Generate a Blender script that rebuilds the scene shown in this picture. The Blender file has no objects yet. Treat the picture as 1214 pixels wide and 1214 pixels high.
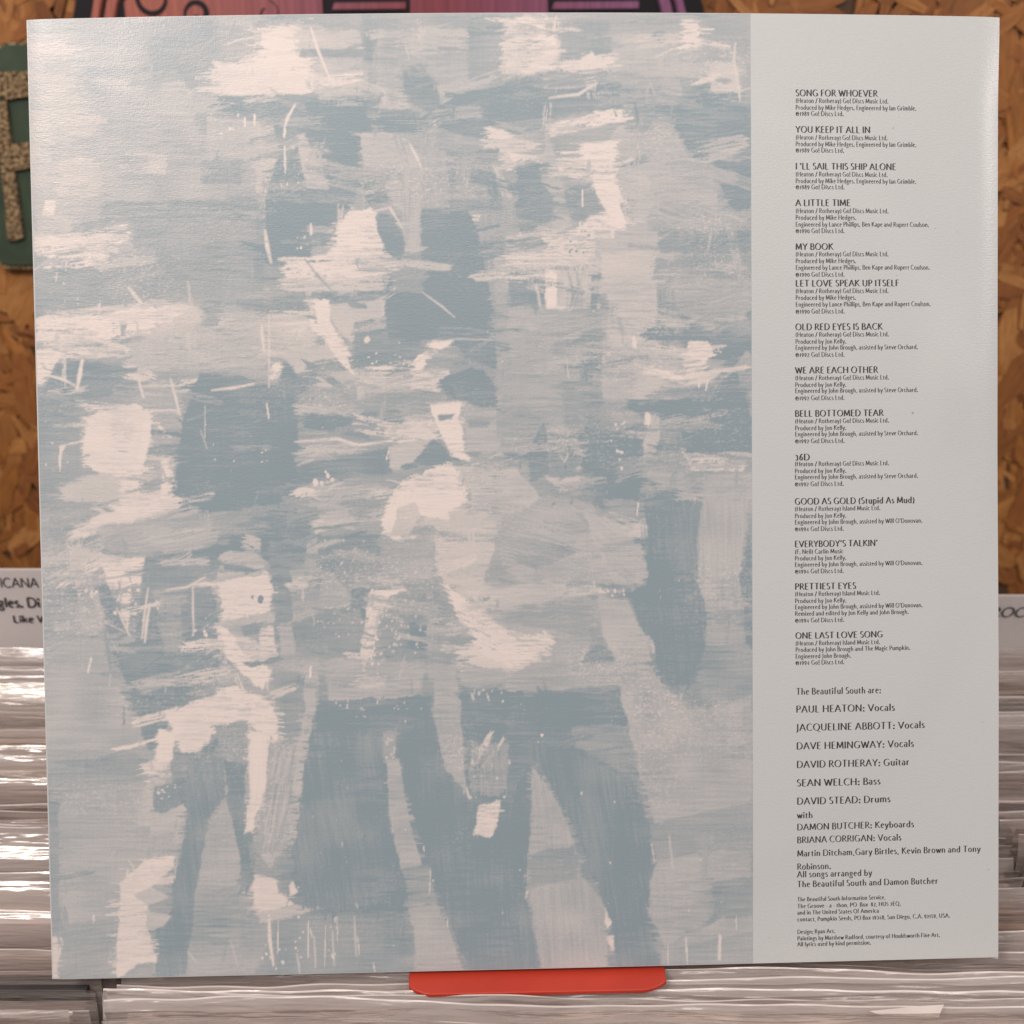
import bpy, bmesh, math, random
import numpy as np
from mathutils import Matrix, Vector
random.seed(5)
scene = bpy.context.scene
COL = scene.collection
# ------------------------------------------------------------------ camera, light, exposure
F, PITCH, CAMZ = 1350.0, math.radians(20), 1.22          # focal length in photo pixels, tilt down, height
cp, sp = math.cos(PITCH), math.sin(PITCH)
cd = bpy.data.cameras.new('camera'); cam = bpy.data.objects.new('camera', cd); COL.objects.link(cam)
cam.location = (0, 0, CAMZ); cam.rotation_euler = (math.pi/2-PITCH, 0, 0)
cd.sensor_width = 36; cd.lens = 36*F/1214; cd.clip_start = .02; cd.clip_end = 30
cd.dof.use_dof = True; cd.dof.focus_distance = .372; cd.dof.aperture_fstop = 16
scene.camera = cam
world = bpy.data.worlds.new('World'); scene.world = world; world.use_nodes = True
wb = world.node_tree.nodes['Background']; wb.inputs[0].default_value = (1, .9, .86, 1); wb.inputs[1].default_value = .25
scene.view_settings.view_transform = 'Standard'; scene.view_settings.look = 'None'
scene.view_settings.exposure = .1; scene.view_settings.gamma = 1; scene.view_settings.use_curve_mapping = False
scene.cycles.transparent_max_bounces = 32; scene.cycles.max_bounces = 8
scene.cycles.use_denoising = True
def lamp(name, loc, aim, sx, sy, power, col):
    l = bpy.data.lights.new(name, 'AREA'); l.shape = 'RECTANGLE'; l.size = sx; l.size_y = sy; l.energy = power; l.color = col
    o = bpy.data.objects.new(name, l); COL.objects.link(o); o.location = loc
    o.rotation_euler = (Vector(aim)-Vector(loc)).to_track_quat('-Z', 'Y').to_euler()
lamp('ceiling_lamp', (-.84, -.62, 2.28), (-.1, .4, 1.2), .40, .40, 13.5, (1, .91, .86))       # over the viewer's left shoulder
lamp('ceiling_lamp', (1.3, -.2, 1.95), (0.15, .39, 1.22), .24, .4, 6.5, (1, .92, .88))           # right of the racks
lamp('ceiling_lamp', (-.75, .25, 2.35), (-.5, .86, 1.2), .5, .3, 3.8, (1, .86, .70))            # washes the wall, left
lamp('ceiling_lamp', (.2, -1.2, 2.5), (0, .4, 1.0), 1.4, .3, 8.5, (1, .92, .88))               # unseen strip light added behind the viewer for reflections in the plastic

# ------------------------------------------------------------------ helpers
def tag(o, label=None, cat=None, group=None, kind=None):
    for k, v in (('label', label), ('category', cat), ('group', group), ('kind', kind)):
        if v: o[k] = v
    return o
def empty(name, loc=(0, 0, 0), mat=None):
    o = bpy.data.objects.new(name, None); COL.objects.link(o); o.empty_display_size = .02
    if mat is not None: o.matrix_world = mat
    else: o.location = loc
    return o
def mesh(name, verts, faces, m, parent=None, smooth=False):
    me = bpy.data.meshes.new(name); me.from_pydata(verts, [], faces); me.materials.append(m); me.update()
    if smooth: me.polygons.foreach_set('use_smooth', [True]*len(me.polygons))
    o = bpy.data.objects.new(name, me); COL.objects.link(o)
    if parent: o.parent = parent
    return o
def bm_obj(name, bm, m, parent=None, smooth=False):
    me = bpy.data.meshes.new(name); bm.to_mesh(me); bm.free(); me.materials.append(m)
    if smooth: me.polygons.foreach_set('use_smooth', [True]*len(me.polygons))
    o = bpy.data.objects.new(name, me); COL.objects.link(o)
    if parent: o.parent = parent
    return o
def box_bm(x0, y0, z0, x1, y1, z1, bev=0, bm=None):
    bm = bm or bmesh.new(); r = bmesh.ops.create_cube(bm, size=1)
    for v in r['verts']: v.co = Vector(((x0+x1)/2+v.co.x*(x1-x0), (y0+y1)/2+v.co.y*(y1-y0), (z0+z1)/2+v.co.z*(z1-z0)))
    if bev: bmesh.ops.bevel(bm, geom=bm.edges[:], offset=bev, segments=2, affect='EDGES', profile=.6)
    return bm
def grid_mesh(name, P3, m, parent=None, smooth=True):
    """P3: (rows, cols, 3) array"""
    r, c = P3.shape[:2]; me = bpy.data.meshes.new(name); n = r*c
    me.vertices.add(n); me.vertices.foreach_set('co', P3.reshape(-1).astype(np.float32))
    i = np.arange(n).reshape(r, c); q = np.stack([i[:-1, :-1], i[:-1, 1:], i[1:, 1:], i[1:, :-1]], -1).reshape(-1, 4)
    f = len(q); me.loops.add(f*4); me.loops.foreach_set('vertex_index', q.reshape(-1).astype(np.int32))
    me.polygons.add(f); me.polygons.foreach_set('loop_start', np.arange(0, f*4, 4, dtype=np.int32)); me.polygons.foreach_set('loop_total', np.full(f, 4, np.int32))
    me.update(calc_edges=True); me.polygons.foreach_set('use_smooth', np.full(f, smooth)); me.materials.append(m)
    o = bpy.data.objects.new(name, me); COL.objects.link(o)
    if parent: o.parent = parent
    return o
class N:
    """short node-building helper"""
    def __init__(s, name):
        s.m = bpy.data.materials.new(name); s.m.use_nodes = True; s.t = s.m.node_tree; s.p = s.t.nodes['Principled BSDF']; s.out = s.t.nodes['Material Output']
    def n(s, kind, **k):
        nd = s.t.nodes.new(kind)
        for a, v in k.items():
            if a.startswith('i_'):
                key = a[2:]; nd.inputs[int(key) if key.isdigit() else key.replace('_', ' ')].default_value = v
            else: setattr(nd, a, v)
        return nd
    def l(s, a, b): s.t.links.new(a, b)
    def noise(s, scale, detail=3, vec=None, rough=.5, stretch=None):
        nd = s.n('ShaderNodeTexNoise', i_Scale=scale, i_Detail=detail, i_Roughness=rough)
        if vec is None: vec = s.n('ShaderNodeTexCoord').outputs['Object']
        if stretch:
            mp = s.n('ShaderNodeMapping'); mp.inputs['Scale'].default_value = stretch; s.l(vec, mp.inputs[0]); vec = mp.outputs[0]
        s.l(vec, nd.inputs['Vector']); return nd.outputs['Fac']
    def ramp(s, fac, stops):
        r = s.n('ShaderNodeValToRGB'); e = r.color_ramp.elements
        while len(e) < len(stops): e.new(.5)
        for el, (p, c) in zip(e, stops): el.position = p; el.color = (*c, 1)
        s.l(fac, r.inputs[0]); return r.outputs[0]
    def mix(s, fac, a, b, mode='MIX'):
        nd = s.n('ShaderNodeMix', data_type='RGBA', blend_type=mode)
        for sock, v in ((nd.inputs[0], fac), (nd.inputs[6], a), (nd.inputs[7], b)):
            if isinstance(v, (int, float)): sock.default_value = v
            elif isinstance(v, tuple): sock.default_value = (*v, 1)
            else: s.l(v, sock)
        return nd.outputs[2]
    def bump(s, h, strength=.3, dist=.001, nrm=None):
        nd = s.n('ShaderNodeBump', i_Strength=strength, i_Distance=dist); s.l(h, nd.inputs['Height'])
        if nrm: s.l(nrm, nd.inputs['Normal'])
        return nd.outputs[0]
def plain(name, col, rough=.5, var=.12, scale=40, bump=0, bscale=300):
    a = N(name); f = a.noise(scale, 4)
    a.l(a.ramp(f, [(.3, tuple(c*(1-var) for c in col)), (.7, tuple(min(1, c*(1+var)) for c in col))]), a.p.inputs['Base Color']); a.p.inputs['Roughness'].default_value = rough
    if bump: a.l(a.bump(a.noise(bscale, 3), bump, .0006), a.p.inputs['Normal'])
    return a.m
# photo pixel <-> place
def ray(x, y):
    a, b = (x-607)/F, (y-607)/F
    return np.array([a, cp-b*sp, -sp-b*cp])
def on_y(x, y, Y): d = ray(x, y); return d*(Y/d[1])+np.array([0, 0, CAMZ])
def on_z(x, y, Z): d = ray(x, y); return d*((Z-CAMZ)/d[2])+np.array([0, 0, CAMZ])
def to_px(P):
    X, Y, Z = P[..., 0], P[..., 1], P[..., 2]-CAMZ
    fw = Y*cp-Z*sp; up = Y*sp+Z*cp
    return 607+F*X/fw, 607-F*up/fw

# ------------------------------------------------------------------ lettering: skeleton letters drawn with a broad nib
def arc(cx, cy, rx, ry, a0, a1, n=9):
    return [(cx+rx*math.cos(math.radians(a0+(a1-a0)*i/n)), cy+ry*math.sin(math.radians(a0+(a1-a0)*i/n))) for i in range(n+1)]
GL = {}
def g(ch, w, *st): GL[ch] = (w, [list(s) for s in st])
X_ = .60
g('A', .74, [(0, 0), (.37, 1)], [(.37, 1), (.74, 0)], [(.13, .35), (.61, .35)])
g('B', .56, [(.08, 0), (.08, 1)], [(.08, 1), (.28, 1)]+arc(.28, .76, .2, .24, 90, -90)+[(.08, .52)], [(.28, .52)]+arc(.3, .26, .25, .26, 90, -90)+[(.08, 0)])
g('C', .72, arc(.44, .5, .4, .5, 48, 312, 14))
g('D', .78, [(.08, 0), (.08, 1)], [(.08, 1), (.3, 1)]+arc(.3, .5, .44, .5, 90, -90, 12)+[(.08, 0)])
g('E', .52, [(.08, 0), (.08, 1)], [(.08, 1), (.5, 1)], [(.08, .52), (.44, .52)], [(.08, 0), (.52, 0)])
g('F', .48, [(.08, 0), (.08, 1)], [(.08, 1), (.48, 1)], [(.08, .52), (.42, .52)])
g('G', .80, arc(.44, .5, .4, .5, 48, 325, 14), [(.72, .44), (.72, .08)], [(.52, .44), (.78, .44)])
g('H', .78, [(.08, 0), (.08, 1)], [(.7, 0), (.7, 1)], [(.08, .52), (.7, .52)])
g('I', .16, [(.08, 0), (.08, 1)])
g('J', .26, [(.16, 1), (.16, .0), (.1, -.18), (-.04, -.22)])
g('K', .66, [(.08, 0), (.08, 1)], [(.6, 1), (.1, .46)], [(.22, .56), (.68, 0)])
g('L', .50, [(.08, 0), (.08, 1)], [(.08, 0), (.5, 0)])
g('M', .90, [(.06, 0), (.12, 1)], [(.12, 1), (.45, .12)], [(.45, .12), (.78, 1)], [(.78, 1), (.86, 0)])
g('N', .80, [(.08, 0), (.08, 1)], [(.08, 1), (.72, 0)], [(.72, 0), (.72, 1)])
g('O', .86, arc(.43, .5, .4, .5, 0, 360, 20))
g('P', .54, [(.08, 0), (.08, 1)], [(.08, 1), (.28, 1)]+arc(.28, .73, .24, .27, 90, -90)+[(.08, .46)])
g('Q', .86, arc(.43, .5, .4, .5, 0, 360, 20), [(.5, .04), (.72, -.16), (.96, -.2)])
g('R', .62, [(.08, 0), (.08, 1)], [(.08, 1), (.28, 1)]+arc(.28, .74, .22, .26, 90, -90)+[(.08, .48)], [(.28, .48), (.64, 0)])
g('S', .48, arc(.25, .76, .19, .24, 35, 240, 9)+arc(.24, .25, .21, .25, 70, -150, 10))
g('T', .64, [(.32, 0), (.32, 1)], [(0, 1), (.64, 1)])
g('U', .74, [(.08, 1), (.08, .32)]+arc(.37, .32, .29, .32, 180, 360, 10)+[(.66, 1)])
g('V', .72, [(0, 1), (.37, 0)], [(.37, 0), (.72, 1)])
g('W', 1.02, [(0, 1), (.28, 0)], [(.28, 0), (.52, .9)], [(.52, .9), (.76, 0)], [(.76, 0), (1.02, 1)])
g('Y', .66, [(0, 1), (.33, .48)], [(.66, 1), (.33, .48)], [(.33, .48), (.33, 0)])
g('a', .46, arc(.23, .42, .16, .18, 150, 0, 6)+[(.39, .06), (.46, 0)], arc(.2, .17, .17, .17, 70, 340, 9)+[(.39, .22)])
g('b', .54, [(.08, 1.02), (.08, .02)], arc(.28, .3, .22, .3, 150, -150, 12))
g('c', .44, arc(.27, .3, .23, .3, 50, 315, 11))
g('d', .56, [(.46, 1.02), (.46, 0)], arc(.26, .3, .22, .3, 30, 330, 12))
g('e', .47, [(.05, .33), (.42, .38)]+arc(.25, .3, .2, .3, 25, 310, 11))
g('f', .32, arc(.26, .8, .13, .22, 60, 180, 6)+[(.13, 0)], [(0, .58), (.3, .58)])
g('g', .48, arc(.22, .4, .17, .2, 0, 360, 11), [(.36, .54), (.48, .58)], [(.14, .22), (.1, .1), (.36, .04)]+arc(.22, -.14, .2, .15, 50, -230, 10))
g('h', .55, [(.08, 1.02), (.08, 0)], [(.08, .42)]+arc(.28, .38, .19, .22, 150, 0, 7)+[(.47, 0)])
g('i', .16, [(.08, .6), (.08, 0)], [(.06, .85), (.11, .85)])
g('j', .16, [(.09, .6), (.09, -.12), (-.03, -.26)], [(.06, .85), (.11, .85)])
g('k', .50, [(.08, 1.02), (.08, 0)], [(.44, .6), (.1, .28)], [(.2, .36), (.52, 0)])
g('l', .16, [(.08, 1.02), (.08, 0)])
g('m', .86, [(.08, .6), (.08, 0)], [(.08, .42)]+arc(.26, .38, .17, .22, 150, 0, 7)+[(.43, 0)], [(.43, .42)]+arc(.61, .38, .17, .22, 150, 0, 7)+[(.78, 0)])
g('n', .55, [(.08, .6), (.08, 0)], [(.08, .42)]+arc(.28, .38, .19, .22, 150, 0, 7)+[(.47, 0)])
g('o', .54, arc(.27, .3, .23, .3, 0, 360, 14))
g('p', .54, [(.08, .6), (.08, -.3)], arc(.28, .3, .22, .3, 150, -150, 12))
g('q', .54, [(.46, .6), (.46, -.3)], arc(.26, .3, .22, .3, 30, 330, 12))
g('r', .36, [(.08, .6), (.08, 0)], [(.08, .4), (.2, .57), (.35, .56)])
g('s', .34, arc(.18, .45, .12, .15, 40, 240, 7)+arc(.17, .16, .14, .16, 70, -150, 8))
g('t', .32, [(.13, .8), (.13, .12)]+arc(.23, .12, .1, .12, 180, 300, 5), [(0, .58), (.3, .58)])
g('u', .54, [(.08, .6), (.08, .2)]+arc(.25, .2, .17, .2, 180, 330, 7), [(.46, .6), (.46, 0)])
g('v', .48, [(0, .6), (.25, 0)], [(.25, 0), (.48, .6)])
g('w', .72, [(0, .6), (.2, 0)], [(.2, 0), (.36, .54)], [(.36, .54), (.53, 0)], [(.53, 0), (.72, .6)])
g('x', .46, [(0, .6), (.46, 0)], [(.44, .6), (.02, 0)])
g('y', .48, [(0, .6), (.25, 0)], [(.48, .6), (.2, -.2), (.02, -.28)])
g('0', .5, arc(.25, .32, .2, .32, 0, 360, 14)); g('1', .26, [(.15, .64), (.15, 0)], [(.15, .64), (.04, .56)])
g('2', .46, arc(.22, .46, .17, .18, 160, -30, 7)+[(.04, 0), (.44, 0)])
g('3', .44, arc(.2, .54, .15, .16, 140, -80, 7), arc(.2, .19, .18, .2, 80, -140, 8)); g('4', .5, [(.34, -.04), (.34, .7), (.02, .18), (.48, .18)])
g('5', .44, [(.38, .7), (.12, .7), (.08, .42)]+arc(.2, .21, .18, .22, 100, -130, 8)); g('6', .48, [(.38, .86), (.16, .64), (.06, .3)], arc(.24, .24, .18, .24, 0, 360, 12))
g('7', .44, [(.02, .68), (.42, .68), (.16, -.06)]); g('8', .46, arc(.23, .6, .14, .17, 0, 360, 10), arc(.23, .21, .18, .21, 0, 360, 12))
g('9', .48, arc(.24, .46, .18, .23, 0, 360, 12), [(.42, .46), (.34, .14), (.14, -.04)])
g('(', .26, arc(.42, .4, .34, .64, 130, 230, 7)); g(')', .26, arc(-.16, .4, .34, .64, -50, 50, 7)); g('/', .4, [(.02, -.1), (.38, 1)])
g('!', .2, [(.1, 1), (.1, .3)], [(.08, .05), (.13, .05)]); g('.', .18, [(.07, .05), (.12, .05)]); g(',', .2, [(.1, .06), (.06, -.14)]); g(':', .22, [(.08, .05), (.13, .05)], [(.08, .5), (.13, .5)])
g("'", .16, [(.09, 1), (.06, .74)]); g('-', .3, [(.03, .3), (.27, .3)])
g('\u2117', .8, arc(.38, .4, .34, .42, 0, 360, 16), [(.28, .16), (.28, .64)], [(.28, .64), (.42, .64)]+arc(.42, .53, .1, .11, 90, -90, 4)+[(.28, .42)])
def letters(txt, thick=.125, thin=.062, serif=.115, slant=0, squeeze=1.):
    """quads in em units (cap height 1) and the advance"""
    quads, x = [], 0.
    for ch in txt:
        if ch == ' ': x += .30; continue
        w, strokes = GL[ch]
        strokes = [[(a*squeeze, b) for a, b in st] for st in strokes]; w *= squeeze; gap = .115 if squeeze == 1 else .165
        if ch.isdigit(): strokes = [[(a, b*1.17) for a, b in st] for st in strokes]
        if ch in 'acegmnopqrsuvwxyz': strokes = [[(a, b*1.1) for a, b in st] for st in strokes]
        for st in strokes:
            L_, R_ = [], []
            if len(st) == 2 and abs(st[0][1]-st[1][1]) < .01 and abs(st[0][0]-st[1][0]) < .08:       # a dot
                cx, cy = (st[0][0]+st[1][0])/2, st[0][1]; r = thick*.62
                quads.append([(x+cx-r, cy-r), (x+cx+r, cy-r), (x+cx+r, cy+r), (x+cx-r, cy+r)]); continue
            for i, (px, py) in enumerate(st):
                a = st[max(0, i-1)]; b = st[min(len(st)-1, i+1)]; dx, dy = b[0]-a[0], b[1]-a[1]; l = math.hypot(dx, dy) or 1
                ang = math.atan2(dy, dx); hw = (thin+(thick-thin)*abs(math.sin(ang+.25))**1.4)/2
                if len(st) == 2 and serif and abs(dx) < .3*abs(dy): hw *= 1.08
                L_.append((x+px-dy/l*hw, py+dx/l*hw)); R_.append((x+px+dy/l*hw, py-dx/l*hw))
            for i in range(len(st)-1): quads.append([R_[i], R_[i+1], L_[i+1], L_[i]])
            if serif:
                for e, o in ((0, 1), (-1, -2)):
                    (px, py), (qx, qy) = st[e], st[o]
                    if abs(qy-py) > 1.2*abs(qx-px) and abs(qy-py) > .25:
                        s = serif*(.8 if py > .3 else 1); t = thin*.5
                        y0 = py-t if py > .3 else py
                        quads.append([(x+px-s, y0), (x+px+s, y0), (x+px+s, y0+t), (x+px-s, y0+t)])
        x += w+gap
    if slant: quads = [[(a+b*slant, b) for a, b in q] for q in quads]
    return quads, x-gap
# ---- the print: a loose painterly picture, brushed in numpy (tone 0 = bare paper, 1 = full blue-grey ink)
PX0, PY0, PW, PH = 20, 8, 880, 1160
rng = np.random.default_rng(11)
NT = rng.random((4, 256, 256)).astype(np.float32)
def vnoise(x, y, k=0):
    xi = np.floor(x).astype(int); yi = np.floor(y).astype(int)
    fx = x - xi; fy = y - yi
    fx = fx*fx*(3-2*fx); fy = fy*fy*(3-2*fy)
    t = NT[k % 4]; a = xi & 255; b = (xi+1) & 255; c = yi & 255; d = (yi+1) & 255
    return (t[c, a]*(1-fx)+t[c, b]*fx)*(1-fy)+(t[d, a]*(1-fx)+t[d, b]*fx)*fy
TONE = np.full((PH, PW), .64, np.float32)
HGT = np.zeros((PH, PW), np.float32)
SEED = [0]
def grid(x0, y0, x1, y1):
    i0 = max(0, int(y0-PY0)); i1 = min(PH, int(y1-PY0)+1); j0 = max(0, int(x0-PX0)); j1 = min(PW, int(x1-PX0)+1)
    if i1 <= i0 or j1 <= j0: return None
    yy, xx = np.mgrid[i0:i1, j0:j1].astype(np.float32)
    return i0, i1, j0, j1, xx+PX0, yy+PY0
def inside(xx, yy, p):
    c = np.zeros(xx.shape, bool)
    for (ax, ay), (bx, by) in zip(p, p[1:]+p[:1]):
        if ay == by: continue
        c ^= ((yy < ay) != (yy < by)) & (xx < (bx-ax)*(yy-ay)/(by-ay)+ax)
    return c
def P(t, pts, ang=0, rough=2., dry=0., hole=0., streak=.05, soft=0, op=1., halo=True):
    """one filled patch of paint; dry = ragged bristle ends along ang, hole = share of bare bristle gaps"""
    xs = [q[0] for q in pts]; ys = [q[1] for q in pts]; big = (max(xs)-min(xs))*(max(ys)-min(ys))
    if halo and big > 350 and hole < .3 and not soft:
        hd = min(20, 5+big**.5*.12)
        P(t, pts, ang, rough*1.6, dry+hd, .5, streak, 0, .75*op, False)
    SEED[0] += 1; s = SEED[0]*17.31; m = rough*2+dry*1.2+6+soft*2
    xs = [q[0] for q in pts]; ys = [q[1] for q in pts]
    g = grid(min(xs)-m, min(ys)-m, max(xs)+m, max(ys)+m)
    if g is None: return
    i0, i1, j0, j1, xx, yy = g
    a = math.radians(ang); ca, sa = math.cos(a), math.sin(a)
    al = xx*ca+yy*sa+s*3; ac = -xx*sa+yy*ca+s
    n1 = .9*vnoise(xx/23+s, yy/19, 3)+.5*vnoise(xx/7+s, yy/7, 0)+.35*vnoise(xx/2.1, yy/1.4+s, 1)-.88
    n2 = .9*vnoise(xx/19, yy/23+s, 0)+.5*vnoise(xx/7, yy/7+s, 2)+.35*vnoise(xx/1.4+s, yy/2.1, 3)-.88
    nb = vnoise(al/45, ac/2.1, 1)*.6+vnoise(al/14, ac/1.1, 2)*.4-.5
    px = xx+rough*n1*1.7+dry*nb*2.4*ca; py = yy+rough*n2*1.7+dry*nb*2.4*sa
    if not soft and big > 120: soft = .9
    if soft:
        k = 3; acc = np.zeros(xx.shape, np.float32)
        for dx in np.linspace(-soft, soft, 5):
            for dy in np.linspace(-soft, soft, 5): acc += inside(px+dx, py+dy, pts)
        alpha = acc/25
    else:
        alpha = inside(px, py, pts).astype(np.float32)
    if hole:
        h = vnoise(al/26, ac/1.5, 3)*.55+vnoise(al/6, ac/1.2, 0)*.25+vnoise(xx/1.6, yy/1.6, 2)*.2
        alpha = alpha*np.clip((h-(.16+hole*.5))*7+.5, 0, 1)
    st = (vnoise(al/60, ac/3.4, 2)-.5)*.5+(vnoise(al/22, ac/1.6, 0)-.5)*.5
    alpha = alpha*op
    mot = (vnoise(xx/34+s, yy/26, 1)-.5)*.16*min(1, big/2500)*(1 if t > .2 else .6)
    T = TONE[i0:i1, j0:j1]; T[:] = T*(1-alpha)+(t+streak*st*2.4+mot)*alpha
    H = HGT[i0:i1, j0:j1]; H[:] = H*(1-alpha)+(.5+.8*st+.25*(s % 1))*alpha
def R(t, x0, y0, x1, y1, **k): P(t, [(x0, y0), (x1, y0), (x1, y1), (x0, y1)], **k)
def B(t, x0, y0, x1, y1, w, dry=10, hole=.45, **k):
    dx, dy = x1-x0, y1-y0; l = math.hypot(dx, dy) or 1; nx, ny = -dy/l*w/2, dx/l*w/2
    P(t, [(x0+nx, y0+ny), (x1+nx, y1+ny), (x1-nx, y1-ny), (x0-nx, y0-ny)], ang=math.degrees(math.atan2(dy, dx)), dry=dry, hole=hole, **k)
def E(t, cx, cy, rx, ry, rot=0, **k):
    a = math.radians(rot); n = 18
    P(t, [(cx+rx*math.cos(q)*math.cos(a)-ry*math.sin(q)*math.sin(a), cy+rx*math.cos(q)*math.sin(a)+ry*math.sin(q)*math.cos(a)) for q in [i*2*math.pi/n for i in range(n)]], **k)
LATE = []
def L(t, pts, w=1.6): LATE.append((line, (t, pts, w), {}))
def S(t, x0, y0, x1, y1, n, r=1.3, tall=1.6): LATE.append((spots, (t, x0, y0, x1, y1, n, r, tall), {}))
def D(t, pts, **k): LATE.append((P, (t, pts), dict(k, halo=False)))
def DE(t, cx, cy, rx, ry, rot=0, **k): LATE.append((E, (t, cx, cy, rx, ry, rot), dict(k, halo=False)))
def line(t, pts, w=1.6):
    """a thin thread of paint, fat in the middle"""
    n = len(pts); up = []; dn = []
    for i, (x, y) in enumerate(pts):
        a = pts[max(0, i-1)]; b = pts[min(n-1, i+1)]; dx, dy = b[0]-a[0], b[1]-a[1]; l = math.hypot(dx, dy) or 1
        ww = w*(.45 if i in (0, n-1) else 1)/2+.25
        up.append((x-dy/l*ww, y+dx/l*ww)); dn.append((x+dy/l*ww, y-dx/l*ww))
    P(t, up+dn[::-1], rough=.5, halo=False)
def V(t, x, y, l, w=1.8, lean=0): L(t, [(x, y), (x+lean*.5, y+l*.5), (x+lean, y+l)], w)
def spots(t, x0, y0, x1, y1, n, r=1.3, tall=1.6):
    for _ in range(n):
        x = rng.uniform(x0, x1); y = rng.uniform(y0, y1); q = r*rng.uniform(.5, 1.3)
        E(t+rng.uniform(-.02, .12), x, y, q, q*rng.uniform(.8, tall), rng.uniform(-20, 20), rough=.5)

# broad underpainting
R(.60, 20, 0, 330, 330, soft=5); R(.66, 300, 0, 900, 300, soft=6); R(.70, 20, 300, 900, 800, soft=6)
R(.66, 20, 720, 330, 1170, soft=5); R(.82, 330, 800, 900, 1170, soft=5)
for i in range(90):
    B(.5+.35*rng.random(), rng.uniform(20, 860), rng.uniform(10, 800), 0, 0, 0) if False else None
    x = rng.uniform(20, 850); y = rng.uniform(10, 840); l = rng.uniform(30, 110)
    B(.5+.36*rng.random(), x, y, x+l, y+rng.uniform(-6, 6), rng.uniform(8, 30), dry=12, hole=.5, op=.6)
# upper left, pale and streaky
R(.45, 30, 42, 96, 300, dry=14, soft=6, hole=.25); R(.40, 36, 50, 84, 120, dry=16, hole=.4); B(.36, 34, 160, 120, 165, 60, hole=.5)
R(.72, 174, 20, 256, 112, soft=5); P(.56, [(205, 75), (180, 130), (190, 182), (236, 180), (228, 110)], soft=2)
R(.73, 104, 80, 116, 112, soft=3); B(.36, 146, 192, 200, 194, 24, hole=.35); B(.24, 70, 212, 112, 212, 46, hole=.3)
P(.06, [(54, 238), (66, 238), (64, 256), (49, 256)]); B(.05, 44, 292, 152, 276, 22, hole=.42); B(.04, 40, 286, 110, 284, 8, hole=.2)
B(.02, 58, 312, 128, 304, 18, hole=.32); R(.74, 160, 262, 312, 352, soft=5); B(.8, 120, 252, 300, 250, 26, hole=.45)
R(.5, 246, 140, 302, 190, rough=3, hole=.15); R(.82, 240, 190, 286, 217, dry=5); R(.86, 272, 232, 306, 248, dry=4)
P(.44, [(290, 142), (330, 140), (328, 238), (306, 238), (300, 180)], rough=3, streak=.08); V(.05, 290, 138, 12, 2.4); V(.04, 302, 134, 15, 2.6); S(.05, 250, 135, 285, 160, 6)
R(.86, 256, 113, 470, 134, dry=10, rough=3); S(.2, 250, 116, 300, 134, 8, 1)
P(.03, [(312, 28), (352, 22), (369, 58), (366, 111), (256, 113), (262, 80), (306, 74)], dry=18, hole=.12, rough=3)
B(.1, 250, 84, 330, 96, 26, hole=.35); B(.42, 350, 48, 428, 48, 26, hole=.3); R(.82, 357, 58, 432, 67, dry=6)
B(.5, 372, 92, 432, 90, 44, hole=.3, streak=.1); L(.0, [(368, 32), (378, 62), (392, 96)], 3); V(.1, 370, 85, 24, 1.8)
R(.8, 430, 24, 447, 112, soft=2); R(.62, 447, 34, 556, 110, streak=.1, hole=.1); R(.78, 555, 18, 596, 96, soft=2)
B(.48, 470, 40, 552, 48, 30, hole=.5); R(.24, 595, 20, 622, 88, dry=6, hole=.45)
# the dark group, upper middle
P(.95, [(318, 120), (432, 116), (440, 152), (424, 200), (420, 250), (318, 236), (330, 170)], rough=3)
P(.46, [(352, 160), (360, 158), (372, 180), (391, 224), (363, 224), (357, 190)], rough=1.4); L(.0, [(350, 123), (341, 140), (337, 152)], 3); E(.0, 336, 158, 2.2, 8); V(.1, 338, 172, 34, 2)
S(.1, 330, 170, 370, 230, 8, 1.1)
P(.5, [(425, 156), (456, 150), (472, 172), (478, 250), (455, 240), (432, 222)], rough=3, streak=.09); R(.42, 450, 113, 484, 134, rough=4, hole=.3)
P(.86, [(474, 82), (502, 74), (520, 108), (523, 138), (492, 126), (480, 110)], rough=3); R(.82, 452, 130, 500, 148, rough=4, hole=.3)
P(.47, [(462, 156), (484, 166), (502, 196), (500, 248), (478, 310), (486, 230)], ang=75, streak=.12, rough=3); L(.08, [(486, 170), (494, 186), (500, 200)], 2.6)
P(.88, [(428, 222), (454, 206), (460, 240), (438, 246)], rough=2); E(.02, 515, 146, 2, 4)
P(.52, [(520, 102), (546, 95), (528, 136)], rough=2); P(.92, [(545, 108), (640, 100), (640, 152), (580, 168), (520, 152)], rough=3)
P(.14, [(580, 150), (592, 152), (612, 164), (580, 166)], dry=6); B(.32, 572, 178, 640, 178, 26, hole=.5); R(.86, 518, 176, 592, 248, rough=4)
R(.62, 500, 180, 530, 248, streak=.12, ang=80, rough=4); B(.3, 586, 196, 604, 236, 10, hole=.4); B(.2, 545, 257, 590, 260, 8, hole=.35)
P(.97, [(500, 247), (552, 246), (570, 282), (574, 330), (490, 318), (496, 270)], rough=2); R(.66, 570, 250, 640, 320, streak=.1, ang=88, rough=4)
R(.5, 478, 200, 498, 312, ang=90, streak=.12, rough=3)
R(.94, 314, 232, 402, 312, rough=4); P(.6, [(364, 270), (396, 270), (392, 306), (372, 308)], rough=3); L(.05, [(314, 272), (317, 292), (322, 312)], 5); V(.05, 369, 264, 16, 2.6); S(.1, 350, 270, 366, 300, 6)
P(.0, [(410, 252), (440, 244), (456, 268), (462, 302), (402, 306), (392, 292), (396, 270)], rough=5, dry=5, hole=.05); E(.9, 462, 280, 15, 32, -20, rough=2); P(.0, [(390, 298), (406, 294), (408, 308), (384, 308)], rough=2)
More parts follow.
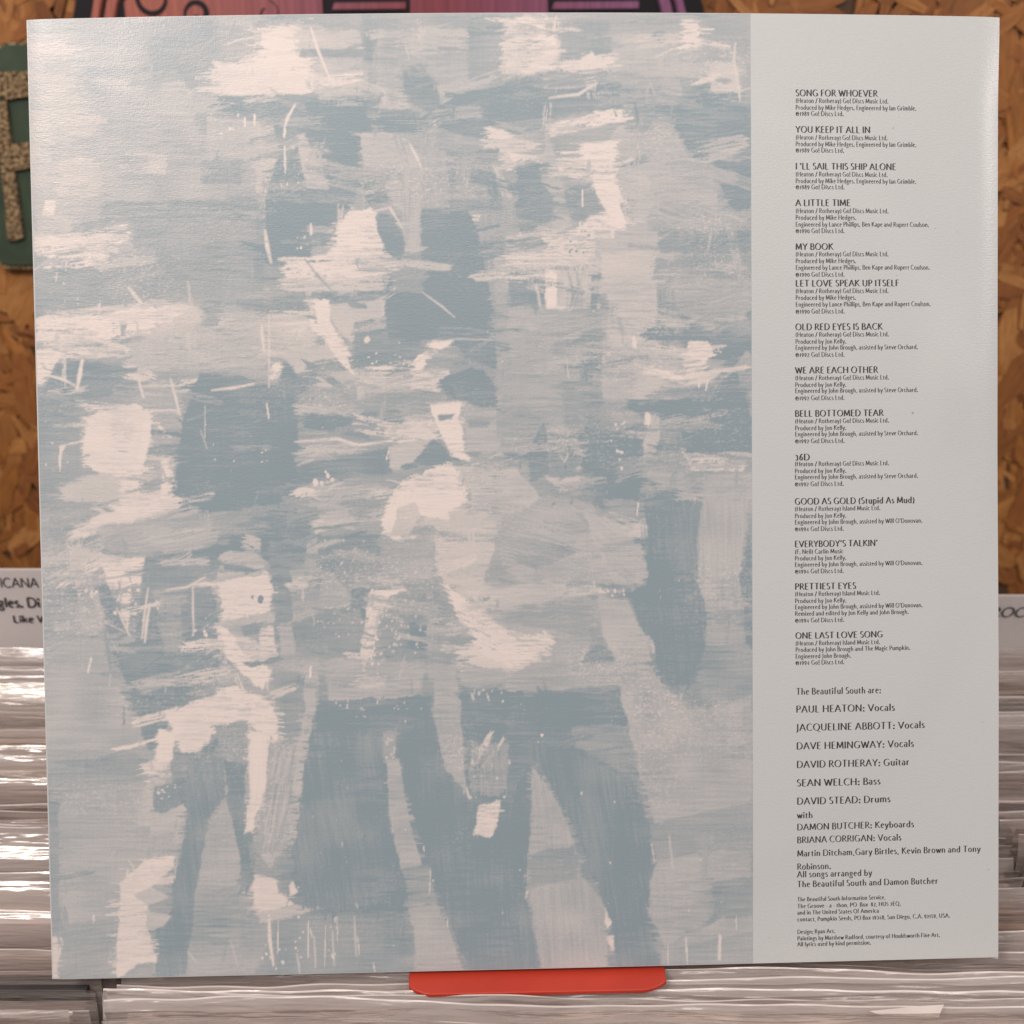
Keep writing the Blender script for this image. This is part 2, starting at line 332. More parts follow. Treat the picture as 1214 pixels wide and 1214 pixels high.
L(.2, [(445, 250), (462, 246), (478, 272)], 3)
# upper right group
P(.02, [(612, 20), (662, 22), (670, 50), (650, 84), (622, 91), (630, 46), (602, 46)], dry=10, hole=.1, rough=3); B(.2, 596, 56, 640, 50, 50, hole=.5)
R(.74, 662, 26, 724, 70, soft=3); R(.52, 726, 40, 806, 86, rough=3, streak=.06); E(.86, 783, 44, 11, 7, 10, rough=3); P(.8, [(700, 42), (726, 42), (726, 76), (706, 70)], soft=2)
B(.16, 664, 82, 732, 72, 20, hole=.4); P(.1, [(680, 80), (700, 62), (706, 72), (690, 84)], dry=4)
P(.08, [(806, 24), (828, 22), (830, 60), (808, 62)], dry=9, hole=.35); B(.5, 812, 62, 888, 60, 12, hole=.5); R(.7, 834, 20, 892, 76, soft=3); B(.55, 806, 76, 880, 78, 24, hole=.5)
P(.34, [(844, 74), (874, 72), (878, 122), (842, 124), (838, 100)], rough=5, hole=.12); L(.2, [(872, 50), (870, 72), (875, 98), (877, 122)], 2.4); P(.02, [(828, 114), (844, 112), (846, 124), (826, 124)], rough=2); E(.75, 858, 96, 10, 4, 0, rough=3); E(.7, 864, 116, 12, 5, -12, rough=2)
P(.87, [(600, 96), (665, 82), (688, 96), (682, 112), (600, 122)], rough=2); L(.2, [(650, 116), (686, 112), (708, 98)], 4); P(.92, [(690, 102), (736, 97), (752, 132), (690, 134), (596, 146), (600, 120)], rough=3)
R(.57, 738, 94, 806, 132, rough=3, streak=.07); L(.45, [(768, 92), (776, 112)], 3)
P(.84, [(820, 104), (842, 100), (840, 120), (892, 124), (892, 138), (800, 140), (806, 118)], rough=3)
P(.92, [(798, 126), (892, 138), (892, 262), (872, 256), (846, 206), (822, 192), (804, 164)], rough=3); B(.5, 830, 176, 888, 166, 18, hole=.55); B(.45, 840, 190, 880, 176, 8, hole=.4)
P(.54, [(730, 150), (796, 148), (816, 186), (846, 208), (850, 248), (784, 240), (766, 312), (700, 312), (702, 200)], rough=3, streak=.07)
B(.08, 648, 156, 746, 134, 16, hole=.45); B(.8, 740, 150, 776, 148, 18, hole=.4); P(.05, [(688, 170), (730, 167), (731, 194), (688, 193)], dry=8); B(.1, 604, 192, 732, 204, 24, hole=.5); B(.8, 730, 196, 766, 188, 9, hole=.2)
P(.88, [(666, 222), (704, 219), (711, 240), (690, 262), (674, 270)], rough=2); P(.0, [(700, 206), (730, 205), (736, 235), (744, 272), (722, 264), (706, 226)], rough=2.5)
P(.03, [(680, 274), (714, 248), (742, 274)], rough=1.5); E(.82, 748, 234, 7, 4, -10); P(.82, [(741, 244), (755, 244), (752, 262), (742, 256)], rough=2); L(.05, [(691, 224), (690, 246)], 3); L(.05, [(688, 262), (686, 276)], 2.6)
P(.52, [(649, 152), (668, 220), (679, 270), (655, 270), (640, 218)], rough=1.5); R(.9, 612, 192, 642, 272, rough=4); E(.9, 642, 244, 14, 24, 0, rough=3)
P(.56, [(782, 240), (850, 246), (860, 276), (820, 282), (778, 268)], ang=20, streak=.16, rough=4); R(.86, 772, 270, 892, 320, soft=4); B(.56, 788, 262, 852, 272, 14, hole=.4)
B(.18, 600, 296, 704, 288, 34, hole=.5); R(.5, 708, 274, 780, 300, rough=3); S(.85, 672, 274, 700, 302, 9, 1.5)
# middle left
P(.0, [(42, 378), (136, 370), (136, 402), (42, 404)], dry=6, rough=3); P(.02, [(134, 368), (182, 360), (184, 394), (142, 402)], rough=4, dry=6); R(.7, 143, 380, 150, 400, rough=3); B(.2, 60, 371, 170, 362, 5, hole=.3)
B(.32, 54, 414, 146, 412, 22, hole=.45); P(.0, [(42, 416), (74, 408), (66, 440), (52, 456), (38, 460)], rough=5); B(.08, 70, 420, 132, 418, 11, hole=.3); E(.34, 212, 374, 30, 18, 0, soft=5, hole=.15)
L(.02, [(152, 340), (160, 350), (168, 360)], 4); S(.2, 60, 335, 95, 362, 6, 1)
R(.82, 246, 355, 332, 372, dry=8, rough=2); B(.28, 260, 378, 350, 376, 14, hole=.5); B(.48, 150, 415, 320, 410, 50, hole=.35)
P(.84, [(68, 430), (142, 430), (150, 452), (166, 470), (100, 482), (40, 482), (56, 456)], rough=3); L(.0, [(98, 425), (95, 444), (91, 462)], 5); L(.02, [(57, 445), (74, 450), (90, 457)], 3)
B(.12, 148, 440, 176, 448, 18, hole=.3); L(.1, [(164, 448), (170, 472)], 5); B(.25, 164, 458, 236, 452, 6, hole=.3); B(.3, 172, 468, 230, 462, 5, hole=.35); B(.36, 60, 466, 106, 460, 8, hole=.4)
P(.02, [(102, 486), (162, 476), (181, 492), (178, 526), (166, 552), (158, 580), (124, 562), (98, 545)], rough=4, dry=4); R(.5, 134, 488, 155, 536, hole=.45, ang=0, dry=4); S(.6, 130, 488, 156, 536, 12, 1.7, .8); B(.75, 132, 538, 160, 532, 4)
P(.1, [(128, 560), (160, 545), (204, 545), (206, 604), (140, 606)], rough=6, hole=.12); E(.62, 184, 560, 17, 24, 10, rough=5); P(.03, [(190, 540), (198, 540), (204, 570), (204, 600), (192, 600)], rough=3)
R(.62, 182, 476, 216, 546, rough=5, streak=.09); P(.05, [(188, 504), (206, 516), (202, 519), (186, 510)], rough=1.6); P(.78, [(176, 530), (192, 530), (186, 548), (174, 546)])
P(.96, [(236, 443), (290, 446), (334, 462), (334, 606), (204, 606), (214, 520), (224, 470)], rough=2.5)
R(.75, 40, 482, 96, 606, soft=3); P(.36, [(72, 576), (140, 556), (142, 604), (76, 592)], dry=7, rough=3, hole=.1); L(.0, [(250, 463), (276, 460), (302, 455)], 3); L(.1, [(202, 448), (208, 470), (213, 492)], 2.6); L(.3, [(238, 510), (246, 533)], 1.6)
V(.2, 243, 480, 40, 1.3); S(.15, 50, 480, 80, 560, 8, 1.2); V(.1, 71, 530, 30, 2.2); P(.1, [(70, 528), (79, 526), (74, 534), (72, 546)], rough=1); S(.1, 230, 510, 320, 560, 7, 1.1); V(.1, 316, 478, 18, 2, 3)
# middle
P(.98, [(494, 308), (572, 304), (586, 380), (588, 432), (520, 402), (462, 404), (452, 362), (460, 330)], rough=2); R(.8, 466, 300, 500, 345, rough=3)
B(.08, 334, 318, 468, 312, 26, hole=.42); B(.3, 330, 338, 466, 336, 18, hole=.5); L(.75, [(360, 306), (378, 328), (396, 348)], 2); B(.04, 420, 322, 450, 318, 14, hole=.1)
P(.34, [(310, 376), (372, 370), (372, 418), (310, 424)], dry=8, streak=.2, hole=.1); P(.0, [(367, 354), (392, 354), (396, 386), (412, 412), (421, 446), (405, 436), (386, 402), (370, 388)], rough=3.5)
P(.4, [(392, 360), (456, 351), (454, 375), (421, 382), (417, 408), (396, 382)], rough=2); B(.82, 406, 354, 436, 362, 7, hole=.05); P(.42, [(334, 420), (392, 408), (424, 452), (410, 462), (370, 456), (350, 446)], rough=2, streak=.07); B(.86, 364, 432, 408, 461, 8, hole=.05)
E(.0, 327, 440, 7, 12, 15, rough=2.5); P(.9, [(334, 430), (342, 432), (368, 466), (330, 466)], rough=2); P(.86, [(414, 384), (452, 380), (462, 404), (440, 412), (424, 408)], rough=3); E(.04, 435, 403, 3.4, 3.4)
V(.1, 319, 372, 88, 1.6); V(.06, 310, 384, 34, 3, 3)
R(.86, 420, 404, 500, 440, rough=3); S(.16, 422, 418, 500, 440, 18, 1.3, 1); B(.04, 432, 436, 496, 434, 4, hole=.1)
P(.0, [(490, 432), (509, 408), (536, 400), (534, 410), (511, 421), (500, 438), (532, 454), (522, 466), (488, 462)], rough=3, dry=4); B(.24, 420, 452, 532, 448, 18, hole=.5); B(.5, 432, 462, 540, 460, 8, hole=.55)
R(.78, 532, 438, 592, 474, rough=4, hole=.1); R(.6, 588, 306, 624, 482, streak=.08, rough=4); L(.3, [(500, 346), (522, 362), (540, 377)], 2.4); L(.4, [(538, 401), (586, 403)], 1.4); P(.94, [(538, 404), (586, 404), (590, 440), (552, 424)], rough=2)
R(.97, 310, 462, 352, 588, rough=3); B(.42, 350, 484, 432, 496, 14, hole=.35); P(.92, [(360, 488), (420, 496), (440, 520), (362, 508)], rough=2); L(.1, [(348, 524), (400, 520), (424, 528), (466, 522)], 3.4); B(.4, 352, 536, 430, 530, 14, hole=.5)
P(.89, [(356, 552), (460, 530), (466, 560), (350, 576)], rough=2); R(.78, 430, 468, 512, 506, rough=4, hole=.1); B(.14, 460, 514, 516, 508, 24, hole=.28); L(.3, [(352, 552), (372, 544)], 2.4)
P(.42, [(464, 530), (510, 521), (506, 540), (480, 556), (462, 556)], rough=2.5, streak=.09); P(.93, [(488, 550), (514, 521), (548, 545), (520, 552)], rough=1.5); E(.9, 484, 553, 9, 4, 0, rough=3); P(.05, [(511, 478), (549, 475), (546, 500), (553, 532), (562, 546), (541, 541), (525, 520)], rough=4); L(.1, [(462, 530), (458, 546)], 2.6)
R(.64, 556, 478, 640, 560, streak=.12, rough=5, hole=.12); B(.4, 560, 556, 600, 540, 12, hole=.4)
P(.0, [(450, 606), (480, 570), (532, 546), (546, 562), (556, 606)], rough=4, dry=5); P(.2, [(470, 596), (500, 585), (500, 606), (472, 606)], rough=2); S(.0, 372, 558, 396, 574, 5, 2.6); B(.12, 352, 586, 392, 574, 13, hole=.25); B(.5, 380, 590, 456, 584, 22, hole=.5); V(.75, 586, 552, 34, 2)
B(.35, 548, 566, 580, 600, 10, hole=.4); S(.12, 545, 548, 560, 590, 8, 1.6)
# middle right
P(.38, [(710, 300), (782, 298), (791, 326), (780, 416), (716, 413), (722, 370)], rough=3, streak=.04); R(.87, 604, 320, 650, 360, rough=3); B(.3, 634, 338, 640, 362, 3, hole=.1); P(.42, [(646, 320), (702, 321), (712, 367), (647, 366)], ang=90, streak=.14, rough=1.5); R(.0, 647, 320, 659, 366, rough=1.5, dry=2, ang=90); P(.87, [(701, 322), (713, 323), (707, 367), (700, 367)], rough=1)
L(.7, [(674, 322), (680, 350), (676, 366)], 3); L(.62, [(684, 322), (687, 340), (682, 364)], 4); B(.16, 600, 308, 704, 310, 14, hole=.5)
R(.6, 600, 366, 712, 402, streak=.11, rough=3, hole=.1); R(.88, 688, 396, 717, 484, soft=3); R(.67, 596, 430, 668, 522, soft=3); B(.48, 650, 424, 690, 424, 16, hole=.4); L(.35, [(672, 424), (674, 448)], 2)
R(.74, 779, 336, 811, 416, ang=90, streak=.1, rough=2); P(.6, [(792, 328), (842, 336), (848, 396), (806, 370)], rough=2); R(.78, 776, 300, 892, 330, rough=4, hole=.1); B(.5, 840, 316, 888, 322, 10, hole=.5)
P(.88, [(808, 370), (842, 402), (872, 378), (891, 368), (891, 432), (852, 450), (836, 440), (810, 414)], rough=2); P(.58, [(846, 400), (888, 330), (891, 366), (868, 384)], rough=3, hole=.15)
R(.52, 714, 415, 812, 476, rough=2, streak=.07); R(.42, 752, 430, 798, 474, soft=3); B(.45, 730, 406, 780, 408, 10, hole=.45); E(.05, 753, 406, 3, 7)
E(.0, 829, 412, 14, 8, 8, rough=2); B(.02, 810, 424, 842, 420, 9, hole=.1); B(.05, 812, 436, 838, 430, 7, hole=.2); B(.08, 810, 447, 836, 442, 8, hole=.2); B(.3, 820, 458, 850, 440, 10, hole=.35); L(.03, [(830, 450), (828, 460)], 4); L(.03, [(839, 452), (837, 463)], 3); S(.05, 844, 404, 858, 422, 4, 1.6)
P(.98, [(744, 475), (800, 473), (842, 470), (872, 438), (891, 498), (891, 537), (816, 537), (800, 500), (744, 486)], rough=2); R(.76, 793, 458, 846, 472, soft=2); P(.6, [(872, 430), (886, 416), (891, 420), (891, 480)], rough=2)
P(.98, [(698, 500), (766, 494), (763, 540), (756, 592), (720, 592), (690, 562), (684, 520)], rough=3); R(.44, 764, 488, 780, 546, rough=3); E(.02, 766, 498, 4, 10, 10, rough=2); E(.6, 740, 498, 22, 10, 0, rough=4, hole=.2); S(.08, 728, 500, 742, 510, 8, 1.6, 1); S(.1, 724, 515, 740, 575, 6, 1.5)
E(.52, 660, 538, 30, 30, 0, rough=5, streak=.12, hole=.1); E(.76, 668, 545, 18, 15, 0, rough=4); P(.4, [(638, 554), (662, 570), (690, 552), (690, 575), (664, 584)], rough=3); P(.88, [(624, 536), (645, 500), (652, 562), (630, 572)], rough=2); L(.25, [(664, 540), (669, 548), (674, 538)], 2.4)
P(.12, [(806, 529), (812, 536), (822, 552), (882, 552), (880, 558), (820, 559)], rough=2); B(.2, 824, 548, 860, 546, 12, hole=.3); R(.48, 814, 537, 891, 541, dry=3); R(.64, 766, 542, 812, 592, streak=.12, rough=4); R(.56, 836, 562, 892, 606, rough=3); V(.1, 824, 590, 10, 2.6); P(.88, [(778, 585), (830, 580), (830, 606), (770, 606)], rough=3)
R(.9, 690, 575, 716, 606, rough=4, hole=.2); S(.7, 655, 570, 720, 604, 8, 1.6, 3)
# lower left
P(.14, [(82, 634), (112, 612), (212, 588), (208, 606), (122, 630), (84, 642)], ang=-14, dry=9, hole=.2); B(.06, 140, 610, 206, 594, 16, hole=.25); R(.6, 118, 620, 242, 652, ang=-6, streak=.1, rough=4, dry=8); B(.44, 172, 640, 258, 630, 16, hole=.35); B(.5, 200, 612, 236, 604, 12, hole=.4); B(.3, 214, 628, 252, 630, 5)
P(.06, [(83, 650), (92, 650), (97, 700), (94, 712)], rough=1.5); R(.6, 92, 650, 119, 700, rough=2); P(.0, [(117, 654), (136, 664), (152, 660), (170, 660), (174, 690), (162, 696), (128, 696)], rough=2.5); L(.55, [(122, 687), (150, 682), (173, 679)], 2); E(.75, 137, 658, 10, 5, 20, rough=2)
P(.9, [(112, 696), (130, 694), (152, 752), (136, 760), (120, 738)], rough=2); P(.0, [(143, 696), (152, 696), (156, 722), (150, 746), (144, 722)], rough=4, hole=.15); S(.1, 132, 696, 165, 740, 16, 1.8, 1.2); S(.05, 95, 698, 118, 706, 6, 2)
P(.88, [(172, 660), (250, 652), (262, 636), (340, 592), (340, 640), (256, 690), (262, 800), (190, 832), (150, 812), (130, 764), (160, 760)], rough=3); B(.4, 190, 668, 250, 664, 8, hole=.55); L(.15, [(196, 700), (222, 696), (244, 684)], 2.4); B(.4, 290, 642, 330, 655, 20, hole=.5)
P(.7, [(180, 700), (214, 698), (216, 770), (196, 778)], rough=3, streak=.06); L(.1, [(176, 696), (171, 730), (168, 758)], 2); L(.1, [(178, 715), (174, 740), (172, 762)], 3.4); L(.1, [(138, 720), (148, 742), (154, 754)], 1.8); L(.3, [(124, 738), (154, 752)], 1.6); P(.12, [(186, 712), (192, 718), (188, 724)]); V(.1, 229, 694, 60, 2, 0); S(.1, 224, 742, 244, 770, 6, 2)
R(.66, 44, 640, 82, 770, soft=3); P(.58, [(50, 764), (118, 752), (130, 790), (160, 850), (176, 892), (50, 892)], rough=2.5, streak=.05); V(.82, 147, 838, 22, 3.6); P(.03, [(107, 778), (109, 782), (105, 798), (103, 798)], rough=.6); L(.8, [(124, 750), (128, 770), (131, 796)], 2.6); L(.4, [(132, 760), (140, 774)], 1.8)
P(.56, [(92, 706), (116, 704), (120, 742), (110, 760), (96, 752)], rough=3); B(.5, 60, 744, 84, 742, 10, hole=.4)
# small pale figure
E(.42, 286, 664, 28, 10, 6, rough=3, streak=.12); B(.72, 266, 668, 310, 674, 8, hole=.2); B(.4, 290, 642, 326, 656, 18, hole=.5)
P(.0, [(256, 690), (270, 684), (322, 678), (326, 702), (323, 730), (310, 741), (262, 745), (258, 735), (262, 712)], rough=4); E(.9, 309, 711, 3, 5); E(.8, 299, 708, 1.4, 3); S(.35, 262, 680, 322, 690, 6, 1.3)
P(.66, [(268, 744), (318, 734), (312, 778), (286, 772)], rough=2); E(.85, 294, 746, 12, 7, 15, rough=2); P(.16, [(308, 746), (326, 738), (332, 780), (308, 780)], rough=3, hole=.12); P(.0, [(256, 742), (270, 744), (290, 776), (322, 792), (310, 816), (288, 800), (264, 772)], rough=4)
B(.85, 286, 786, 330, 780, 7, hole=.05); B(.24, 222, 804, 276, 796, 14, hole=.45); B(.5, 150, 812, 250, 806, 10, hole=.5)
P(.88, [(152, 818), (240, 826), (204, 846), (190, 880), (176, 892), (164, 850)], rough=2)
P(.0, [(194, 846), (240, 830), (278, 812), (312, 830), (332, 852), (328, 894), (292, 882), (268, 868), (246, 892), (214, 894), (205, 862)], rough=4, dry=3); S(.5, 222, 836, 262, 858, 9, 1.6); P(.78, [(246, 862), (292, 846), (300, 900), (246, 900)], rough=4, hole=.2); B(.55, 290, 850, 318, 880, 14, hole=.5); B(.3, 318, 826, 352, 814, 9, hole=.4)
# lower middle: the seated big shape
P(.06, [(454, 590), (542, 588), (532, 615), (508, 622), (486, 650), (458, 640)], rough=5); P(.34, [(466, 606), (490, 592), (500, 612), (484, 640), (458, 640)], rough=2, streak=.06); R(.6, 484, 612, 504, 634, rough=4)
P(.34, [(515, 612), (562, 592), (600, 640), (590, 690), (520, 682), (512, 640)], rough=4, streak=.06); B(.18, 522, 676, 566, 660, 12, hole=.35)
P(.92, [(310, 625), (366, 615), (374, 650), (368, 694), (310, 662)], rough=2); E(.58, 369, 660, 6.5, 29, 2, rough=1.4); P(.2, [(369, 618), (386, 616), (388, 630), (376, 636)], rough=2); R(.4, 380, 612, 420, 626, dry=6)
R(.84, 376, 630, 450, 700, rough=5); B(.5, 384, 612, 460, 606, 20, hole=.5); S(.3, 376, 640, 450, 690, 26, 1.1); P(.65, [(384, 676), (396, 680), (412, 700), (412, 722), (376, 722)], rough=2); R(.94, 415, 694, 442, 742, rough=3); P(.82, [(320, 640), (360, 668), (358, 694), (320, 676)], rough=2, op=.8); P(.2, [(332, 694), (360, 682), (367, 695), (324, 704)], rough=3)
R(.66, 320, 702, 374, 724, streak=.1, ang=-8); R(.78, 324, 722, 430, 776, rough=5, hole=.1); S(.3, 376, 718, 424, 756, 28, 1.2, 1)
R(.6, 462, 640, 512, 684, rough=5, hole=.25); R(.8, 452, 700, 506, 782, rough=4); S(.35, 452, 705, 500, 775, 46, 1.4); P(.02, [(446, 680), (470, 688), (482, 700), (462, 704), (452, 724), (440, 738)], rough=4); B(.1, 446, 700, 429, 812, 15, dry=8, hole=.3); R(.96, 484, 738, 506, 780, soft=2); S(.1, 428, 730, 452, 800, 22, 1.8)
P(.76, [(511, 696), (548, 730), (580, 774), (566, 792), (530, 784)], rough=3); P(.55, [(505, 734), (516, 732), (532, 752), (546, 830), (548, 892), (520, 892), (510, 830)], rough=1.6, streak=.03)
P(.28, [(520, 682), (574, 684), (614, 714), (604, 752), (580, 762), (548, 722)], rough=3, soft=2); P(.13, [(572, 744), (612, 748), (656, 748), (654, 776), (612, 792), (544, 800), (560, 770)], rough=4, dry=10, hole=.08)
R(.56, 388, 782, 502, 830, streak=.08, rough=4); B(.3, 424, 808, 460, 806, 18, hole=.35); P(.95, [(376, 834), (500, 824), (512, 850), (520, 900), (370, 900)], rough=4); S(.35, 380, 826, 500, 850, 20, 1.1, 2.4); P(.5, [(360, 786), (380, 784), (372, 850), (362, 900), (350, 900), (362, 840)], rough=3, hole=.1); V(.05, 368, 790, 14, 3.2); R(.75, 500, 806, 516, 830, soft=2)
R(.6, 546, 790, 606, 812, rough=4, streak=.1); P(.96, [(546, 822), (620, 812), (640, 900), (548, 900)], rough=3); S(.3, 548, 818, 600, 834, 14, 1.4, 2.5)
# torso and right side
P(.61, [(600, 588), (690, 592), (722, 612), (762, 652), (772, 682), (760, 702), (702, 692), (694, 762), (652, 752), (600, 745), (575, 690), (590, 620)], rough=4, streak=.06); P(.46, [(690, 602), (726, 612), (766, 656), (766, 686), (726, 690), (704, 640)], rough=3, streak=.05)
B(.5, 600, 640, 690, 670, 40, hole=.55); V(.7, 696, 618, 28, 3); P(.42, [(590, 698), (682, 682), (660, 716), (628, 726), (592, 726)], rough=1.6); P(.7, [(600, 728), (690, 700), (700, 760), (655, 748), (600, 746)], rough=3, soft=2)
P(.14, [(596, 748), (632, 750), (656, 752), (656, 780), (600, 796)], rough=4, dry=6); R(.62, 640, 752, 700, 784, soft=3); P(.88, [(690, 786), (712, 754), (726, 786)], rough=2); P(.6, [(600, 796), (690, 786), (730, 786), (736, 815), (600, 818)], rough=3, streak=.1)
P(.93, [(764, 590), (832, 590), (827, 690), (842, 732), (832, 790), (816, 818), (780, 812), (776, 770), (744, 708), (768, 690)], rough=2.5); P(.55, [(833, 590), (890, 590), (876, 686), (884, 722), (836, 726), (825, 680)], rough=1.8, streak=.04); L(.75, [(845, 612), (847, 638)], 2.4); L(.8, [(826, 683), (852, 684), (876, 685)], 2.2); L(.7, [(828, 662), (860, 656)], 2)
P(.62, [(836, 726), (884, 722), (880, 768), (832, 764)], rough=3); R(.75, 832, 764, 892, 836, rough=4, streak=.08); P(.92, [(878, 690), (890, 620), (892, 770), (884, 760)], rough=2)
P(.34, [(746, 630), (774, 602), (774, 630), (760, 638)], rough=3); L(.1, [(757, 596), (755, 612)], 2.4); B(.4, 774, 610, 788, 612, 8, hole=.4); L(.4, [(782, 648), (795, 670)], 1.8); L(.4, [(779, 632), (776, 658)], 1.8); P(.14, [(794, 684), (808, 688), (812, 700), (802, 714)], rough=3); B(.45, 766, 702, 830, 700, 18, hole=.5); S(.05, 786, 660, 830, 760, 6, 1.8); L(.05, [(810, 752), (811, 760)], 3.4)
P(.82, [(702, 690), (748, 696), (748, 718), (708, 712)], rough=4, hole=.2); P(.1, [(698, 688), (718, 702), (710, 706)], rough=3); S(.2, 720, 700, 745, 716, 10, 1.5)
P(.52, [(706, 704), (744, 712), (760, 745), (774, 770), (776, 785), (730, 788), (712, 745)], rough=1.6, streak=.04); P(.68, [(704, 702), (745, 706), (752, 738), (712, 746)], rough=2, op=.6); P(.56, [(732, 790), (776, 800), (816, 842), (892, 826), (892, 892), (752, 892), (738, 830)], rough=2.5, streak=.06)
P(.95, [(600, 824), (736, 814), (748, 892), (600, 892)], rough=3, soft=2); P(.74, [(676, 862), (746, 860), (752, 892), (684, 892)], rough=4, hole=.15); L(.7, [(736, 796), (748, 830)], 2.4); L(.7, [(790, 836), (780, 864)], 2); P(.35, [(772, 762), (784, 764), (776, 780)], rough=1.5); E(.0, 642, 871, 2, 2)
# foot of the picture, left
P(.6, [(52, 890), (182, 890), (182, 916), (58, 906)], rough=2); P(.77, [(58, 904), (112, 900), (150, 888), (182, 906), (150, 916), (120, 912)], rough=1.6); R(.69, 58, 912, 170, 946, rough=2, streak=.05); P(.59, [(64, 950), (166, 930), (188, 930), (178, 1000), (166, 1050), (142, 1100), (70, 1112)], rough=2, streak=.05)
R(.76, 58, 950, 70, 1112, rough=2); P(.68, [(72, 1096), (142, 1086), (144, 1162), (66, 1162)], rough=2, ang=-6, streak=.06); P(.14, [(62, 1110), (76, 1114), (70, 1136), (68, 1162), (58, 1162)], rough=2); L(.4, [(130, 1020), (136, 1008)], 1.8); V(.1, 111, 1084, 10, 2.4); B(.3, 130, 1072, 142, 1070, 8, hole=.4)
P(.0, [(190, 866), (206, 870), (200, 904), (182, 906)], rough=3); P(.0, [(214, 866), (250, 866), (248, 890), (216, 892)], rough=3); B(.12, 172, 916, 206, 908, 24, hole=.25); P(.48, [(162, 976), (174, 930), (196, 920), (190, 962), (182, 980)], rough=2); R(.86, 184, 930, 226, 962, rough=3); S(.2, 184, 925, 208, 950, 10, 2, 1); P(.46, [(178, 972), (226, 948), (216, 984), (228, 994), (180, 1014)], rough=2.5, streak=.05); R(.6, 178, 988, 206, 1010, soft=2)
P(.89, [(204, 926), (222, 900), (262, 870), (268, 945), (246, 972), (232, 1060), (220, 1162), (186, 1162), (185, 1100), (204, 1080), (204, 1042), (214, 1012), (222, 962)], rough=2); R(.78, 206, 892, 252, 922, rough=4, hole=.2); L(.35, [(244, 905), (244, 962)], 2)
P(.06, [(144, 1048), (176, 1016), (206, 1014), (206, 1026), (190, 1040), (166, 1062), (176, 1070), (174, 1100), (186, 1140), (160, 1146), (140, 1160), (137, 1136)], rough=2.5); P(.4, [(158, 1062), (174, 1050), (200, 1064), (176, 1072)], rough=2); P(.4, [(174, 1082), (206, 1086), (194, 1098), (174, 1100)], rough=1.5); B(.15, 180, 1046, 214, 1040, 7, hole=.15); E(.85, 166, 1102, 2, 4); R(.7, 160, 1142, 182, 1152, rough=3); L(.3, [(188, 1114), (206, 1126), (216, 1142)], 1.6); L(.3, [(206, 1106), (222, 1128), (234, 1142)], 1.4)
P(.59, [(268, 944), (278, 980), (288, 1022), (280, 1050), (236, 1060), (226, 1062), (246, 990)], rough=1.6, streak=.04); R(.69, 230, 1058, 284, 1106, rough=3); P(.6, [(216, 1112), (282, 1104), (292, 1162), (210, 1162)], rough=2.5); P(.86, [(264, 952), (300, 940), (302, 1062), (284, 1062), (288, 1020)], rough=3); L(.7, [(270, 1112), (264, 1140)], 5); L(.35, [(274, 1116), (282, 1146)], 1.6); B(.72, 290, 1080, 340, 1078, 16, hole=.3)
P(.03, [(294, 868), (320, 868), (318, 922), (300, 986), (292, 986), (296, 930)], rough=4); S(.45, 298, 872, 318, 930, 14, 1.6, 3); P(.08, [(297, 1038), (326, 1044), (331, 1064), (318, 1086), (300, 1074)], rough=4); L(.0, [(319, 1084), (320, 1110), (324, 1146)], 3.6); S(.1, 300, 1115, 336, 1150, 8, 1.4)
# foot, middle
P(.66, [(318, 880), (346, 886), (372, 866), (356, 930), (346, 1014), (308, 1014), (316, 940)], ang=100, rough=2, streak=.07); P(.46, [(352, 880), (369, 866), (354, 980), (350, 1014), (342, 986)], rough=2.5); L(.8, [(332, 884), (320, 950), (312, 1000)], 2.4); P(.45, [(310, 1012), (336, 1010), (318, 1030)], rough=4, hole=.2)
P(.93, [(368, 868), (560, 868), (604, 960), (604, 1110), (344, 1084), (348, 1010), (358, 940)], rough=3); P(.8, [(330, 1084), (604, 1076), (620, 1162), (300, 1162)], rough=3, soft=3)
P(.1, [(308, 1042), (334, 1060), (350, 1072), (308, 1084)], rough=2.5); P(.44, [(310, 1082), (350, 1074), (400, 1072), (350, 1086), (308, 1094)], rough=2, hole=.2)
R(.68, 454, 868, 470, 900, rough=3, hole=.15); S(.3, 456, 870, 468, 900, 12, 1.5); P(.55, [(457, 900), (472, 900), (485, 975), (501, 1025), (476, 1032), (463, 975)], rough=1.8, streak=.03); P(.73, [(470, 1032), (508, 1026), (520, 1070), (478, 1076)], rough=2, streak=.05); P(.57, [(484, 1076), (517, 1070), (531, 1100), (552, 1160), (492, 1160), (490, 1100)], rough=1.8, streak=.03)
P(.57, [(515, 866), (548, 866), (552, 938), (527, 910)], rough=1.6, streak=.03); P(.66, [(556, 880), (600, 878), (606, 940), (560, 940)], rough=5, hole=.35); B(.1, 560, 906, 582, 872, 7, hole=.3); B(.2, 586, 892, 598, 874, 4); S(.2, 556, 890, 604, 946, 22, 1.4); L(.05, [(553, 934), (560, 962)], 3.4); P(.0, [(566, 956), (592, 950), (592, 974), (580, 996), (560, 992)], rough=3); S(.15, 548, 1000, 575, 1030, 8, 1.3)
L(.1, [(376, 922), (394, 958), (403, 990), (416, 1040), (424, 1076)], 2.2); P(.08, [(366, 992), (372, 992), (372, 1030), (368, 1034), (365, 1012)], rough=1.6); L(.1, [(374, 996), (382, 1014), (381, 1036)], 2.8); V(.3, 371, 966, 24, 1.6); S(.08, 386, 1012, 402, 1024, 7, 2); P(.1, [(342, 1050), (346, 1044), (352, 1058), (344, 1064)], rough=2); S(.1, 410, 915, 450, 955, 10, 1.5, 2.4); V(.15, 446, 946, 12, 2.2); V(.2, 400, 926, 14, 1.8)
